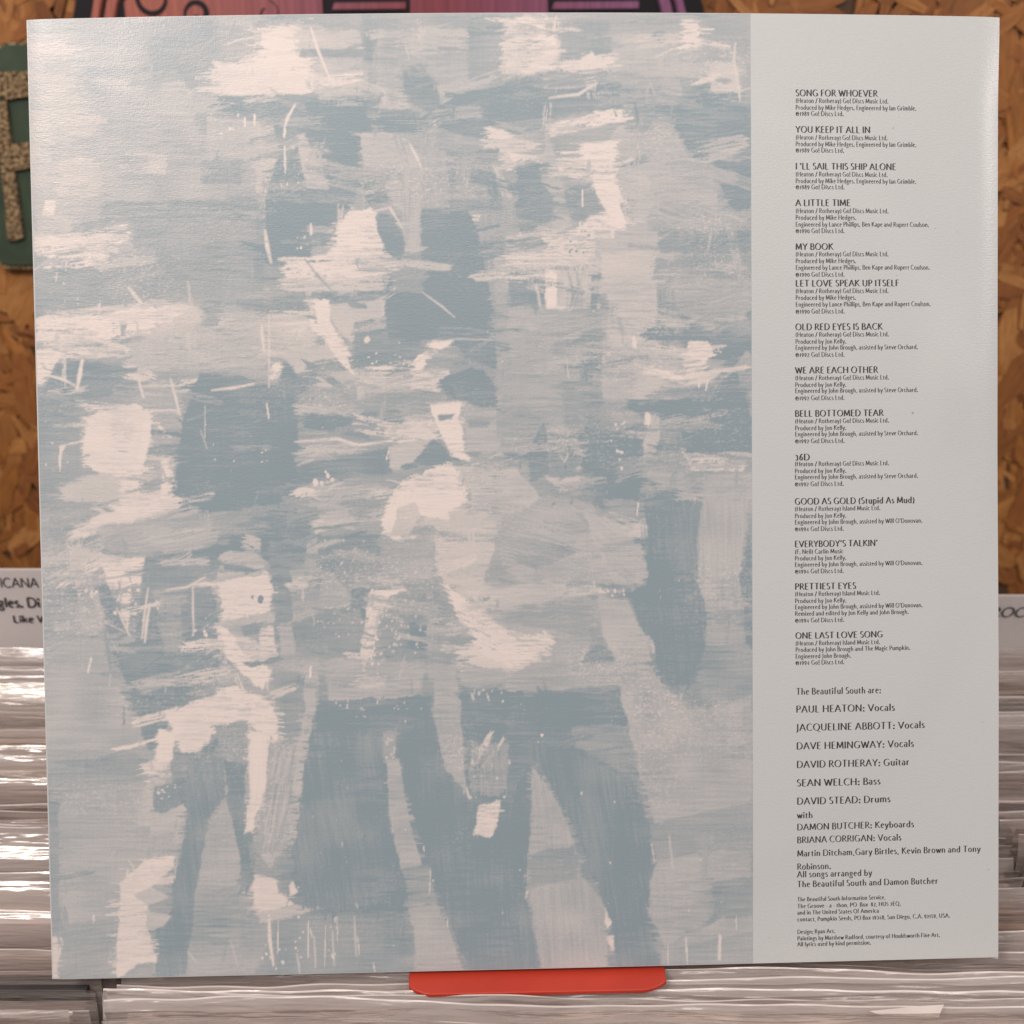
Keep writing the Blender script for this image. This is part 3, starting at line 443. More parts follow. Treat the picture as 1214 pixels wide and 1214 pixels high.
V(.08, 499, 962, 28, 2.2); V(.12, 503, 990, 20, 2); V(.2, 511, 1024, 36, 1.4, -2); V(.08, 541, 1022, 40, 2.6); L(.02, [(583, 1034), (587, 1070), (590, 1118)], 3.4); L(.1, [(595, 1078), (597, 1094)], 2.6); L(.2, [(549, 1082), (545, 1098)], 2.4); V(.2, 531, 1086, 18, 1.6); V(.1, 595, 897, 18, 2); V(.1, 516, 886, 12, 2.4); E(.62, 428, 990, 3, 10, 12); E(.7, 444, 978, 5, 14, 14)
for x, y, l in ((366, 1090, 46), (372, 1108, 40), (386, 1096, 50), (394, 1102, 44), (400, 1086, 30), (420, 1086, 48), (424, 1110, 22), (352, 1130, 26), (443, 1140, 12), (552, 1108, 20), (368, 1100, 12), (330, 1092, 40), (404, 950, 30), (446, 1010, 40)): V(.25, x, y, l, 1.4, rng.uniform(-1, 4))
S(.12, 340, 1086, 420, 1150, 12, 1.6, 2); S(.1, 330, 900, 600, 1070, 16, 1.1, 2.4)
# foot, right
P(.93, [(622, 876), (692, 888), (752, 926), (772, 980), (776, 1030), (766, 1070), (776, 1110), (788, 1160), (735, 1160), (722, 1090), (710, 1050), (680, 980), (640, 910)], rough=2); R(.9, 598, 892, 632, 1160, soft=3)
P(.56, [(633, 908), (660, 950), (680, 1000), (690, 1040), (706, 1056), (722, 1080), (716, 1100), (722, 1160), (645, 1160), (632, 1090), (625, 1030), (630, 945)], rough=2, streak=.04); P(.73, [(627, 1010), (680, 1000), (688, 1044), (628, 1056)], rough=2.5, streak=.08); P(.05, [(649, 944), (654, 958), (653, 978), (647, 962)], rough=2); L(.85, [(641, 920), (643, 945)], 3.4); L(.85, [(647, 964), (648, 994)], 2.6); L(.8, [(678, 1040), (677, 1066)], 2.4); S(.8, 632, 940, 675, 1000, 8, 1.4, 2); L(.8, [(667, 1092), (668, 1112)], 2); L(.8, [(673, 1108), (675, 1138)], 2.2); B(.8, 688, 1056, 712, 1058, 8, hole=.4)
P(.04, [(716, 1066), (724, 1080), (726, 1096), (718, 1102)], rough=1.5); P(.1, [(716, 1110), (738, 1109), (734, 1120), (727, 1128)], rough=1.4); L(.05, [(625, 1056), (620, 1074)], 5); S(.05, 600, 1120, 630, 1134, 4, 2); S(.1, 764, 1118, 778, 1124, 4, 2.4)
P(.57, [(752, 876), (892, 876), (892, 952), (775, 975), (765, 930), (755, 910)], rough=1.8, streak=.04); L(.85, [(754, 890), (757, 926)], 2); L(.8, [(848, 876), (850, 958)], 1.8); P(.05, [(838, 892), (842, 900), (843, 918), (838, 912)], rough=1); V(.1, 831, 898, 10, 2); V(.1, 778, 902, 8, 3); P(.72, [(775, 976), (892, 950), (892, 1010), (845, 1012), (780, 1020), (770, 1000)], rough=2, streak=.05); R(.62, 842, 1008, 892, 1046, rough=3)
P(.57, [(780, 1020), (842, 1010), (852, 1080), (788, 1122), (768, 1082), (770, 1048)], rough=2.5, streak=.04); P(.76, [(843, 1046), (892, 1038), (892, 1084), (852, 1090)], rough=2.5); P(.58, [(788, 1122), (852, 1090), (892, 1086), (892, 1104), (790, 1126)], rough=2); P(.7, [(782, 1126), (892, 1104), (892, 1162), (788, 1162)], rough=2, streak=.04); P(.7, [(824, 995), (846, 990), (844, 1010), (830, 1016)], rough=3)
L(.25, [(793, 990), (798, 1030)], 2); V(.2, 813, 1110, 34, 2, 2); P(.1, [(853, 1106), (856, 1110), (855, 1138), (851, 1138)], rough=.8); V(.3, 873, 1086, 18, 1.6); V(.3, 792, 1118, 26, 1.6); L(.25, [(689, 948), (694, 976)], 2); V(.2, 706, 940, 10, 3); V(.3, 690, 928, 14, 2.4); L(.4, [(706, 1004), (710, 1020)], 1.8); L(.3, [(772, 1000), (776, 1022)], 1.8)
# the wet brush picks paint up and drags it on: many half-dry strokes, each loaded with the tone it starts on
def drag(n, l0, l1, w0, w1, hole, up=.12, spread=9, edge=.05):
    done = 0
    for _ in range(n*8):
        if done >= n: break
        x = rng.uniform(30, 885); y = rng.uniform(16, 1150); i = int(y-PY0); j = int(x-PX0)
        if y > 800 and rng.random() < (.8 if w1 > 8 else .5): continue
        a = TONE[max(0, i-5):i+6, max(0, j-14):j+15]
        if a.max()-a.min() < edge+.12*rng.random(): continue
        t = float(TONE[i, j]); vert = rng.random() < (up if y < 800 else up*3.2)
        an = math.radians((90 if vert else 0)+rng.normal(0, spread)-(6 if y > 560 and x < 330 else 0)); l = rng.uniform(l0, l1)*(.6 if vert else 1); s = rng.choice((-1, 1))
        B(float(np.clip(t+rng.normal(0, .05), 0, 1)), x, y, x+s*l*math.cos(an), y+s*l*math.sin(an), rng.uniform(w0, w1), dry=8, hole=hole+rng.uniform(-.1, .12), halo=False, op=rng.uniform(.6, 1)); done += 1
drag(420, 24, 90, 5, 20, .5); drag(900, 14, 60, 3, 10, .52); drag(900, 8, 34, 1.6, 5, .45, .25, 16, .1)
# trousers, legs and the ground between them
D(.93, [(622, 880), (690, 890), (750, 928), (770, 980), (774, 1030), (764, 1070), (774, 1110), (784, 1156), (738, 1156), (722, 1090), (710, 1050), (680, 980), (642, 912)], rough=2.5, hole=.04, dry=3, ang=80); D(.93, [(500, 846), (516, 850), (524, 912), (552, 944), (602, 968), (622, 910), (630, 960), (622, 1040), (640, 1150), (556, 1150), (530, 1090), (510, 1030), (488, 960), (474, 880)], rough=3, hole=.05, dry=3, ang=85)
D(.57, [(634, 912), (660, 952), (680, 1000), (690, 1040), (706, 1058), (720, 1080), (714, 1100), (720, 1156), (647, 1156), (634, 1090), (627, 1030), (632, 945)], rough=2, hole=.05, ang=85, streak=.05); D(.74, [(628, 1012), (680, 1002), (688, 1042), (629, 1054)], rough=2.5, hole=.15, dry=4)
D(.57, [(516, 800), (546, 830), (548, 890), (550, 934), (528, 908), (514, 850)], rough=2, hole=.03, streak=.04); D(.57, [(458, 902), (472, 902), (485, 975), (501, 1025), (477, 1030), (464, 975)], rough=1.8); D(.58, [(485, 1078), (517, 1072), (531, 1100), (550, 1156), (494, 1156), (491, 1100)], rough=1.8, hole=.04)
D(.6, [(268, 946), (278, 980), (287, 1022), (279, 1050), (236, 1060), (228, 1060), (247, 990)], rough=1.8); D(.9, [(222, 904), (262, 884), (266, 945), (246, 972), (232, 1060), (220, 1156), (190, 1156), (187, 1104), (206, 1082), (206, 1044), (216, 1012), (222, 962)], rough=2.5, hole=.05, ang=80, dry=3)
D(.9, [(370, 866), (450, 868), (462, 975), (476, 1034), (482, 1070), (360, 1080), (350, 1010), (360, 940)], rough=4, hole=.1, dry=6, ang=80); D(.66, [(560, 884), (598, 880), (602, 944), (562, 944)], rough=5, hole=.45, ang=90, dry=5); D(.02, [(566, 956), (592, 950), (593, 974), (580, 996), (562, 990)], rough=3)
D(.58, [(754, 880), (890, 880), (890, 950), (776, 974), (766, 930)], rough=2, hole=.05, streak=.04); D(.54, [(733, 792), (774, 800), (814, 842), (880, 832), (880, 880), (752, 884), (738, 830)], rough=3, hole=.12, ang=60, dry=5); D(.5, [(707, 704), (744, 714), (760, 746), (775, 784), (731, 786), (713, 745)], rough=2, hole=.06)
D(.93, [(766, 600), (830, 596), (826, 690), (840, 732), (830, 790), (812, 814), (782, 808), (777, 770), (746, 708), (768, 690)], rough=3, hole=.12, ang=85, dry=5); D(.55, [(834, 594), (888, 592), (875, 684), (882, 720), (838, 724), (827, 680)], rough=2, hole=.05, ang=88, dry=3)
D(.46, [(692, 606), (726, 616), (764, 656), (764, 684), (728, 688), (706, 640)], rough=4, hole=.2, ang=40, dry=6); D(.56, [(600, 600), (680, 600), (700, 640), (690, 690), (610, 690), (590, 640)], rough=5, hole=.45, ang=14, dry=9)
# heads, hands and clothes stated again over the dragged ground
D(.03, [(258, 692), (272, 686), (318, 680), (322, 700), (318, 724), (300, 730), (262, 738), (262, 712)], rough=3, hole=.06, dry=3); D(.45, [(256, 690), (262, 668), (284, 655), (310, 660), (316, 678), (286, 684)], rough=3, hole=.3, streak=.12, ang=-8); D(.86, [(262, 668), (300, 672), (312, 676), (290, 679), (266, 676)], rough=2)
DE(.92, 309, 711, 3.2, 5.4, 8, rough=.8); DE(.8, 299.5, 708, 1.5, 3, 0, rough=.5); D(.5, [(258, 738), (300, 728), (322, 726), (320, 736), (290, 744), (264, 746)], dry=5, hole=.3, rough=2)
D(.64, [(268, 746), (316, 736), (311, 776), (288, 774)], rough=2); D(.84, [(284, 742), (312, 738), (306, 752), (290, 754)], rough=2); D(.14, [(309, 744), (324, 742), (329, 778), (308, 779)], rough=3, hole=.2); D(.24, [(272, 752), (302, 756), (314, 772), (298, 792), (276, 774)], rough=3, hole=.15, dry=3); D(.86, [(322, 686), (340, 694), (346, 730), (332, 760), (326, 736)], rough=4, hole=.2); D(.84, [(318, 676), (338, 668), (344, 694), (324, 696)], rough=4, hole=.15); D(.55, [(330, 742), (346, 738), (350, 776), (332, 780)], rough=3, hole=.2); D(.0, [(258, 742), (268, 745), (288, 774), (318, 790), (311, 812), (290, 800), (268, 776)], rough=3); D(.88, [(286, 786), (334, 778), (336, 783), (298, 791)], dry=4, rough=1.5); D(.3, [(296, 779), (322, 776), (312, 783)], rough=1.5)
D(.02, [(198, 846), (240, 830), (276, 814), (312, 832), (328, 852), (318, 876), (292, 856), (262, 860), (240, 880), (236, 892), (216, 892), (206, 862)], rough=4, hole=.12, dry=5); D(.7, [(254, 862), (292, 852), (296, 884), (262, 900)], rough=4, hole=.45, dry=6); D(.02, [(196, 874), (206, 868), (204, 900), (184, 908)], rough=3, hole=.1); D(.03, [(298, 866), (318, 870), (316, 916), (300, 980), (294, 980), (298, 930)], rough=4, hole=.15, ang=95)
D(.9, [(266, 900), (292, 905), (290, 984), (300, 1040), (290, 1062), (284, 1010), (270, 950)], rough=3); D(.52, [(322, 890), (352, 880), (340, 960), (322, 1010), (310, 1010)], rough=3, hole=.35, ang=100, streak=.14)
D(.94, [(512, 452), (560, 436), (588, 452), (592, 486), (560, 480), (530, 470)], rough=4, hole=.1, dry=5); D(.56, [(548, 482), (590, 484), (592, 530), (572, 552), (556, 536)], rough=4, hole=.15, streak=.1); D(.0, [(512, 480), (548, 476), (544, 498), (552, 530), (560, 545), (541, 540), (524, 518)], rough=4, hole=.08); D(.85, [(520, 492), (540, 490), (536, 498), (522, 500)], rough=2, hole=.2); D(.8, [(556, 498), (582, 498), (578, 506), (558, 506)], rough=2, hole=.2); D(.8, [(546, 536), (572, 536), (566, 542)], rough=1.5)
D(.02, [(456, 606), (480, 572), (530, 548), (545, 562), (548, 590), (534, 612), (510, 618), (490, 606), (470, 640), (458, 640)], rough=5, hole=.08, dry=5); D(.34, [(470, 602), (492, 594), (500, 610), (484, 634), (462, 636)], rough=3, hole=.1); D(.44, [(548, 560), (610, 556), (640, 590), (610, 610), (560, 606)], rough=4, hole=.3, streak=.1)
D(.06, [(522, 690), (560, 716), (600, 752), (654, 750), (652, 774), (610, 788), (572, 778), (540, 724)], rough=5, hole=.3, dry=9, ang=24); D(.7, [(600, 640), (640, 632), (690, 650), (640, 676), (606, 668)], rough=5, hole=.5, dry=8, ang=12)
D(.02, [(412, 254), (438, 246), (452, 268), (456, 296), (408, 300), (398, 284)], rough=4, hole=.06); DE(.93, 463, 280, 13, 30, -20, rough=2); D(.42, [(392, 362), (454, 353), (452, 374), (420, 381), (414, 404), (396, 384)], rough=2); D(.86, [(408, 354), (434, 360), (436, 366), (416, 364)], rough=1.2); D(.0, [(370, 358), (390, 356), (394, 386), (410, 412), (416, 438), (404, 430), (386, 402)], rough=3.5, hole=.05); DE(.04, 435, 403, 3.4, 3.6)
D(.04, [(692, 172), (728, 170), (728, 190), (694, 190)], rough=3, hole=.08); D(.02, [(702, 208), (728, 206), (734, 234), (740, 266), (722, 258), (708, 228)], rough=3, hole=.05); DE(.8, 748, 234, 7, 4, -10); D(.78, [(742, 244), (755, 246), (752, 260), (743, 256)], rough=2); D(.45, [(734, 200), (770, 204), (776, 240), (760, 268), (746, 262), (738, 232)], rough=3, hole=.4)
D(.0, [(818, 407), (838, 405), (844, 416), (836, 432), (826, 424), (814, 420)], rough=2); 
for k in range(5): D(.04+.03*k, [(810+k, 424+7*k), (838+k, 420+7*k), (838, 424+7*k), (812, 428+7*k)], rough=1.5, hole=.1, dry=3)
D(.1, [(106, 490), (160, 480), (176, 494), (172, 520), (160, 548), (150, 572), (126, 556), (102, 542)], rough=5, hole=.28, dry=7); D(.5, [(132, 496), (152, 492), (154, 532), (136, 534)], rough=5, hole=.6, op=.45, dry=6); D(.05, [(168, 500), (180, 498), (178, 526), (166, 548)], rough=3)
D(.08, [(146, 1050), (176, 1020), (202, 1018), (188, 1042), (170, 1060), (174, 1096), (184, 1138), (160, 1144), (142, 1154), (139, 1130)], rough=3, hole=.06); D(.42, [(158, 1062), (176, 1052), (200, 1064), (176, 1072)], rough=2); D(.42, [(174, 1082), (204, 1086), (194, 1097), (174, 1098)], rough=1.5)
# fine specks, canvas weave, paint ridges, print grain
for f_, a_, k_ in LATE: f_(*a_, **k_)
LATE.clear()
S(.1, 300, 820, 880, 1150, 36, .8, 2.6); S(.15, 60, 480, 330, 830, 26, .8, 1.8); S(.12, 330, 120, 890, 600, 34, .8, 1.5)
for f_, a_, k_ in LATE: f_(*a_, **k_)
yy, xx = np.mgrid[0:PH, 0:PW].astype(np.float32)
warp = (vnoise(xx/150, yy/150, 0)-.5)*6
TONE += (.028*(vnoise(xx/60, (yy+warp)/1.7, 1)-.5)+.03*(vnoise(xx/1.8, yy/34, 2)-.5)+.05*(vnoise(xx/110, yy/70, 3)-.5))*np.clip(TONE*1.6, .25, 1)
weave = vnoise(xx/1.15, yy/1.15, 0)*vnoise(xx/30, yy/30, 1)
crk = np.abs(vnoise(xx/5+vnoise(xx/17, yy/17, 1)*3, yy/4, 0)-.5)
E_ = .7*HGT+.22*crk*np.clip(vnoise(xx/45, yy/45, 2)*2-.7, 0, 1)+.05*vnoise(xx/40, (yy+warp)/1.5, 2)+.08*vnoise(xx/1.6, yy/24, 3)
emb = np.zeros_like(TONE); emb[1:-1, 1:-1] = (E_[2:, 1:-1]-E_[:-2, 1:-1])+.7*(E_[1:-1, 2:]-E_[1:-1, :-2])
TONE -= np.clip(emb, -.35, .35)*.30*np.clip(TONE*1.4+.2, 0, 1)
# whites laid thin: the ground shows between the bristles; paper-white sparks where the brush skipped over the weave
br = vnoise(xx/30, (yy+warp)/1.3, 3)*.5+vnoise(xx/7, (yy+warp)/1.1, 0)*.3+vnoise(xx/1.4, yy/1.4, 1)*.2
thin = np.clip(vnoise(xx/55+3, yy/40, 2)*1.5-.35, 0, 1)
TONE += np.clip((br-.5)*4.5, 0, 1)*thin*.5*np.clip((.42-TONE)*4, 0, 1)
dry_ = np.clip(vnoise(xx/75+7, yy/52+3, 0)*2.6-1.25, 0, 1)*np.clip((TONE-.3)*4, 0, 1)*np.clip((1150-PY0-yy)/300, .3, 1)
sp_ = vnoise(xx/3.2, yy/1.15, 2)*.5+vnoise(xx/1.2, yy/1.2, 3)*.5
TONE -= np.clip((sp_-.60)*9, 0, 1)*dry_*.28
dk_ = np.clip(vnoise(xx/62+31, yy/58+17, 1)*2.4-1.1, 0, 1)
TONE += np.clip((vnoise(xx/22, (yy+warp)/1.5, 1)-.5)*3, 0, 1)*dk_*.16
TONE += .045*np.clip((TONE-.3)*3, 0, 1)
TONE += (rng.random(TONE.shape).astype(np.float32)-.5)*.10*np.clip(TONE*(1.25-TONE)*2.6, .1, 1)
TONE += (weave-.25)*.07
TONE = np.clip(TONE, 0, 1.05)
# ================================================================== materials
def paper_material(name, with_ink):
    a = N(name)
    paper, ink = (.85, .755, .71), (.280, .358, .402)
    if with_ink:
        at = a.n('ShaderNodeAttribute', attribute_name='ink'); fac = at.outputs['Fac']
    else:
        paper, ink = (.60, .622, .628), (.624, .64, .642); fac = a.noise(900, 2)
    a.l(a.mix(fac, paper, ink), a.p.inputs['Base Color'])
    a.p.inputs['Specular IOR Level'].default_value = .55
    r = a.n('ShaderNodeMapRange', i_1=.3, i_2=.7, i_3=.31, i_4=.37); a.l(a.noise(60, 3), r.inputs[0]); a.l(r.outputs[0], a.p.inputs['Roughness'])
    b1 = a.bump(a.noise(1, 2, None, .5, (700, 2600, 700)), .2, .00025, a.bump(a.noise(1, 2, None, .5, (2600, 900, 700)), .16, .00025)); b2 = a.bump(a.noise(9, 2), .3, .002, b1)
    a.l(b2, a.p.inputs['Normal']); return a.m
M_PAPER = paper_material('tinted_paper', False); M_PRINT = paper_material('printed_picture_paper', True)
M_INK = plain('black_ink', (.045, .042, .042), .45)
M_CARDINK = plain('grey_ink', (.06, .055, .055), .6)
def osb_material():
    a = N('osb_flakes'); at = a.n('ShaderNodeAttribute', attribute_name='tint'); uv = a.n('ShaderNodeUVMap').outputs[0]
    gr = a.noise(1, 5, uv, .6, (90, 900, 1)); g2 = a.noise(1, 3, uv, .5, (30, 220, 1))
    c = a.mix(a.n('ShaderNodeMath', operation='MULTIPLY', i_1=.55).outputs[0], (0, 0, 0), (0, 0, 0))
    k = a.ramp(gr, [(.32, (.62, .55, .48)), (.55, (1, 1, 1)), (.75, (1.0, .96, .9))]); k2 = a.ramp(g2, [(.35, (.8, .76, .7)), (.6, (1, 1, 1))])
    a.l(a.mix(1., a.mix(1., at.outputs['Color'], k, 'MULTIPLY'), k2, 'MULTIPLY'), a.p.inputs['Base Color']); a.p.inputs['Roughness'].default_value = .62
    a.l(a.bump(gr, .35, .0006), a.p.inputs['Normal']); return a.m
M_OSB = osb_material(); M_OSBBASE = plain('osb_resin_gap', (.09, .045, .02), .7, .3)
M_BLACKBIN = plain('black_painted_board', (.018, .017, .017), .5, .3)
M_RED = plain('red_plastic', (.52, .046, .024), .46, .05, 60, .08, 900)
M_CARD = plain('white_plastic_card', (.68, .635, .63), .4, .04)
M_FLOOR = plain('grey_floor', (.16, .15, .14), .6)
M_GREEN = plain('green_enamel', (.045, .072, .043), .5, .2, 60, .1, 200)
def gravel():
    a = N('gravel_letters'); tc = a.n('ShaderNodeTexCoord').outputs['Object']; v = a.n('ShaderNodeTexVoronoi', i_Scale=420.); a.l(tc, v.inputs['Vector'])
    a.l(a.mix(.85, a.ramp(v.outputs['Distance'], [(.1, (.80, .60, .36)), (.8, (.10, .06, .035))]), a.ramp(a.noise(500, 3), [(.3, (.3, .2, .12)), (.65, (1, .95, .85))]), 'MULTIPLY'), a.p.inputs['Base Color'])
    a.p.inputs['Roughness'].default_value = .8; a.l(a.bump(v.outputs['Distance'], 1., -.002), a.p.inputs['Normal']); return a.m
M_GRAVEL = gravel()
M_COVERBLACK = plain('black_print', (.008, .006, .010), .35)
def pinkfoil():
    a = N('pink_print'); tc = a.n('ShaderNodeTexCoord').outputs['Object']; sx = a.n('ShaderNodeSeparateXYZ'); a.l(tc, sx.inputs[0])
    hue = a.ramp(a.n('ShaderNodeMapRange', i_1=-.16, i_2=.16).outputs[0], [(0, (.50, .16, .12)), (.35, (.36, .12, .16)), (.6, (.30, .07, .09)), (1, (.30, .12, .24))]); a.l(sx.outputs[0], a.t.nodes[-2].inputs[0]) if False else None
    mr = [n for n in a.t.nodes if n.bl_idname == 'ShaderNodeMapRange'][0]; a.l(sx.outputs[0], mr.inputs[0])
    st = a.noise(1, 3, tc, .5, (260, 40, 1)); a.l(a.mix(1., hue, a.ramp(st, [(.35, (.72, .7, .7)), (.6, (1, 1, 1))]), 'MULTIPLY'), a.p.inputs['Base Color']); a.p.inputs['Roughness'].default_value = .38; return a.m
M_PINK = pinkfoil()
def plastic(name, fac, tint):
    a = N(name); t = a.t
    tr = a.n('ShaderNodeBsdfTransparent'); tr.inputs[0].default_value = (*tint, 1)
    gl = a.n('ShaderNodeBsdfGlossy'); gl.inputs['Roughness'].default_value = .21; gl.inputs['Color'].default_value = (1, .97, .95, 1)
    df = a.n('ShaderNodeBsdfDiffuse'); df.inputs[0].default_value = (.82, .75, .72, 1)
    w1 = a.noise(1, 3, None, .55, (15, 80, 150)); w2 = a.noise(1, 2, None, .5, (130, 240, 330))
    b = a.bump(w2, .24, .0009, a.bump(w1, .7, .004)); a.l(b, gl.inputs['Normal']); a.l(b, df.inputs['Normal'])
    lw = a.n('ShaderNodeLayerWeight', i_Blend=.42); a.l(b, lw.inputs['Normal'])
    mr = a.n('ShaderNodeMapRange', i_3=.05, i_4=.46); a.l(lw.outputs['Fresnel'], mr.inputs[0])
    m1 = a.n('ShaderNodeMixShader', i_0=fac); a.l(tr.outputs[0], m1.inputs[1]); a.l(df.outputs[0], m1.inputs[2])
    m2 = a.n('ShaderNodeMixShader'); a.l(mr.outputs[0], m2.inputs[0]); a.l(m1.outputs[0], m2.inputs[1]); a.l(gl.outputs[0], m2.inputs[2])
    t.nodes.remove(a.p); a.l(m2.outputs[0], a.out.inputs[0]); return a.m
M_POLY = plastic('clear_polythene', .34, (.95, .94, .93))
M_RIM = plastic('polythene_cut_edge_highlight', .88, (.95, .94, .93))  # whitish cut edge, with the highlight it catches put into the colour
CARD_COL = {'pale': (.66, .56, .53), 'grey': (.42, .38, .38), 'beige': (.56, .45, .40), 'brown': (.36, .19, .09), 'dark': (.05, .045, .05), 'mauve': (.30, .25, .29)}
M_BOARD = {k: plain(k+'_cardboard', v, .6, .22, 26, .2, 500) for k, v in CARD_COL.items()}

# ================================================================== setting
YW = .88                                                    # the chipboard wall
mesh('floor', [(-4, -3, 0), (4, -3, 0), (4, 3, 0), (-4, 3, 0)], [(0, 1, 2, 3)], M_FLOOR)['kind'] = 'structure'
wall = tag(empty('chipboard_wall', (0, YW, 0)), 'tan brown chipboard wall of pressed wood flakes behind the record racks', 'wall')
bm_obj('backing_board', box_bm(-1.1, .0022, 0, 1.1, .016, 2.3), M_OSBBASE, wall)
def flakes():
    vs, fs, tint, uvs = [], [], [], []
    rnd = random.Random(3); k = 0
    tones = [(a*.98, b*.71, c*.43) for a, b, c in [(.42, .235, .10), (.50, .30, .14), (.36, .185, .075), (.36, .18, .07), (.52, .33, .17), (.31, .15, .06), (.45, .24, .085)]]
    zones = [(-.62, -.30, .85, 1.45, 1500), (.34, .62, .85, 1.45, 1300), (-.62, .62, 1.15, 1.45, 1500), (-1.1, 1.1, .1, 2.3, 5200)]
    for zi, (x0, x1, z0, z1, n) in enumerate(zones):
        for _ in range(n):
            x, z = rnd.uniform(x0, x1), rnd.uniform(z0, z1); l, w = rnd.uniform(.022, .085), rnd.uniform(.004, .018)
            if rnd.random() < .18: l *= .45; w *= .6
            a = rnd.gauss(math.pi/2, .55) if rnd.random() < .62 else rnd.uniform(0, math.pi); ca, sa = math.cos(a), math.sin(a)
            y = .0018-rnd.random()**1.2*.0034; tl, tw = rnd.gauss(0, .012), rnd.gauss(0, .03)
            nn = 5; out = [(-l/2, -w*rnd.uniform(.1, .5))]
            for i in range(1, nn): out.append((-l/2+l*i/nn, -w/2*rnd.uniform(.75, 1.15)))
            out.append((l/2, -w*rnd.uniform(.05, .45))); out.append((l/2*rnd.uniform(.8, 1.05), w*rnd.uniform(.05, .45)))
            for i in range(nn-1, 0, -1): out.append((-l/2+l*i/nn, w/2*rnd.uniform(.75, 1.15)))
            out.append((-l/2*rnd.uniform(.8, 1), w*rnd.uniform(.1, .5)))
            b = len(vs); c = tones[rnd.randrange(7)]; q = rnd.uniform(.85, 1.1)
            for px, pz in out:
                vs.append((x+px*ca-pz*sa, y+px*tl+pz*tw, z+px*sa+pz*ca)); uvs.append((px+k*.37 % 7, pz+k*.73 % 5)); tint.append((c[0]*q, c[1]*q, c[2]*q, 1))
            fs.append(tuple(range(b, b+len(out)))); k += 1
    o = mesh('pressed_flakes', vs, fs, M_OSB, wall); me = o.data
    ca_ = me.color_attributes.new('tint', 'FLOAT_COLOR', 'POINT'); ca_.data.foreach_set('color', np.array(tint, np.float32).reshape(-1))
    uv = me.uv_layers.new(name='UVMap'); li = np.empty(len(me.loops), np.int32); me.loops.foreach_get('vertex_index', li)
    uv.data.foreach_set('uv', np.array(uvs, np.float32)[li].reshape(-1))
flakes()

# ================================================================== the record racks
ZTOP = .952                                                 # height of the record tops
XL = on_z(94, 1195, ZTOP)[0]; XM = on_z(122, 1195, ZTOP)[0]  # right end of the left row, left end of the middle row
RW = .315
bins = {'left': (XL-RW, XL), 'middle': (XM, XM+RW), 'right': (XM+RW+.0035, XM+2*RW+.0035)}
for nm, (x0, x1) in bins.items():
    b = tag(empty('record_rack', ((x0+x1)/2, .42, 0)), {'left': 'black record rack compartment at the left edge, ending in the pop name card', 'middle': 'black record rack compartment beneath the propped printed sleeve', 'right': 'black record rack compartment at the right edge of the photo'}[nm], 'rack', 'record racks side by side')
    w = (x1-x0)/2
    bm_obj('side_panel', box_bm(-w-.0035, -.20, 0, -w-.0008, .125, .915), M_BLACKBIN, b); bm_obj('side_panel', box_bm(w+.0008, -.20, 0, w+.0035, .125, .915), M_BLACKBIN, b)
    bm_obj('front_panel', box_bm(-w, -.20, 0, w, -.19, .80), M_BLACKBIN, b); bm_obj('back_panel', box_bm(-w, .115, 0, w, .125, .93), M_BLACKBIN, b); bm_obj('base_board', box_bm(-w, -.188, .60, w, .113, .62), M_BLACKBIN, b)
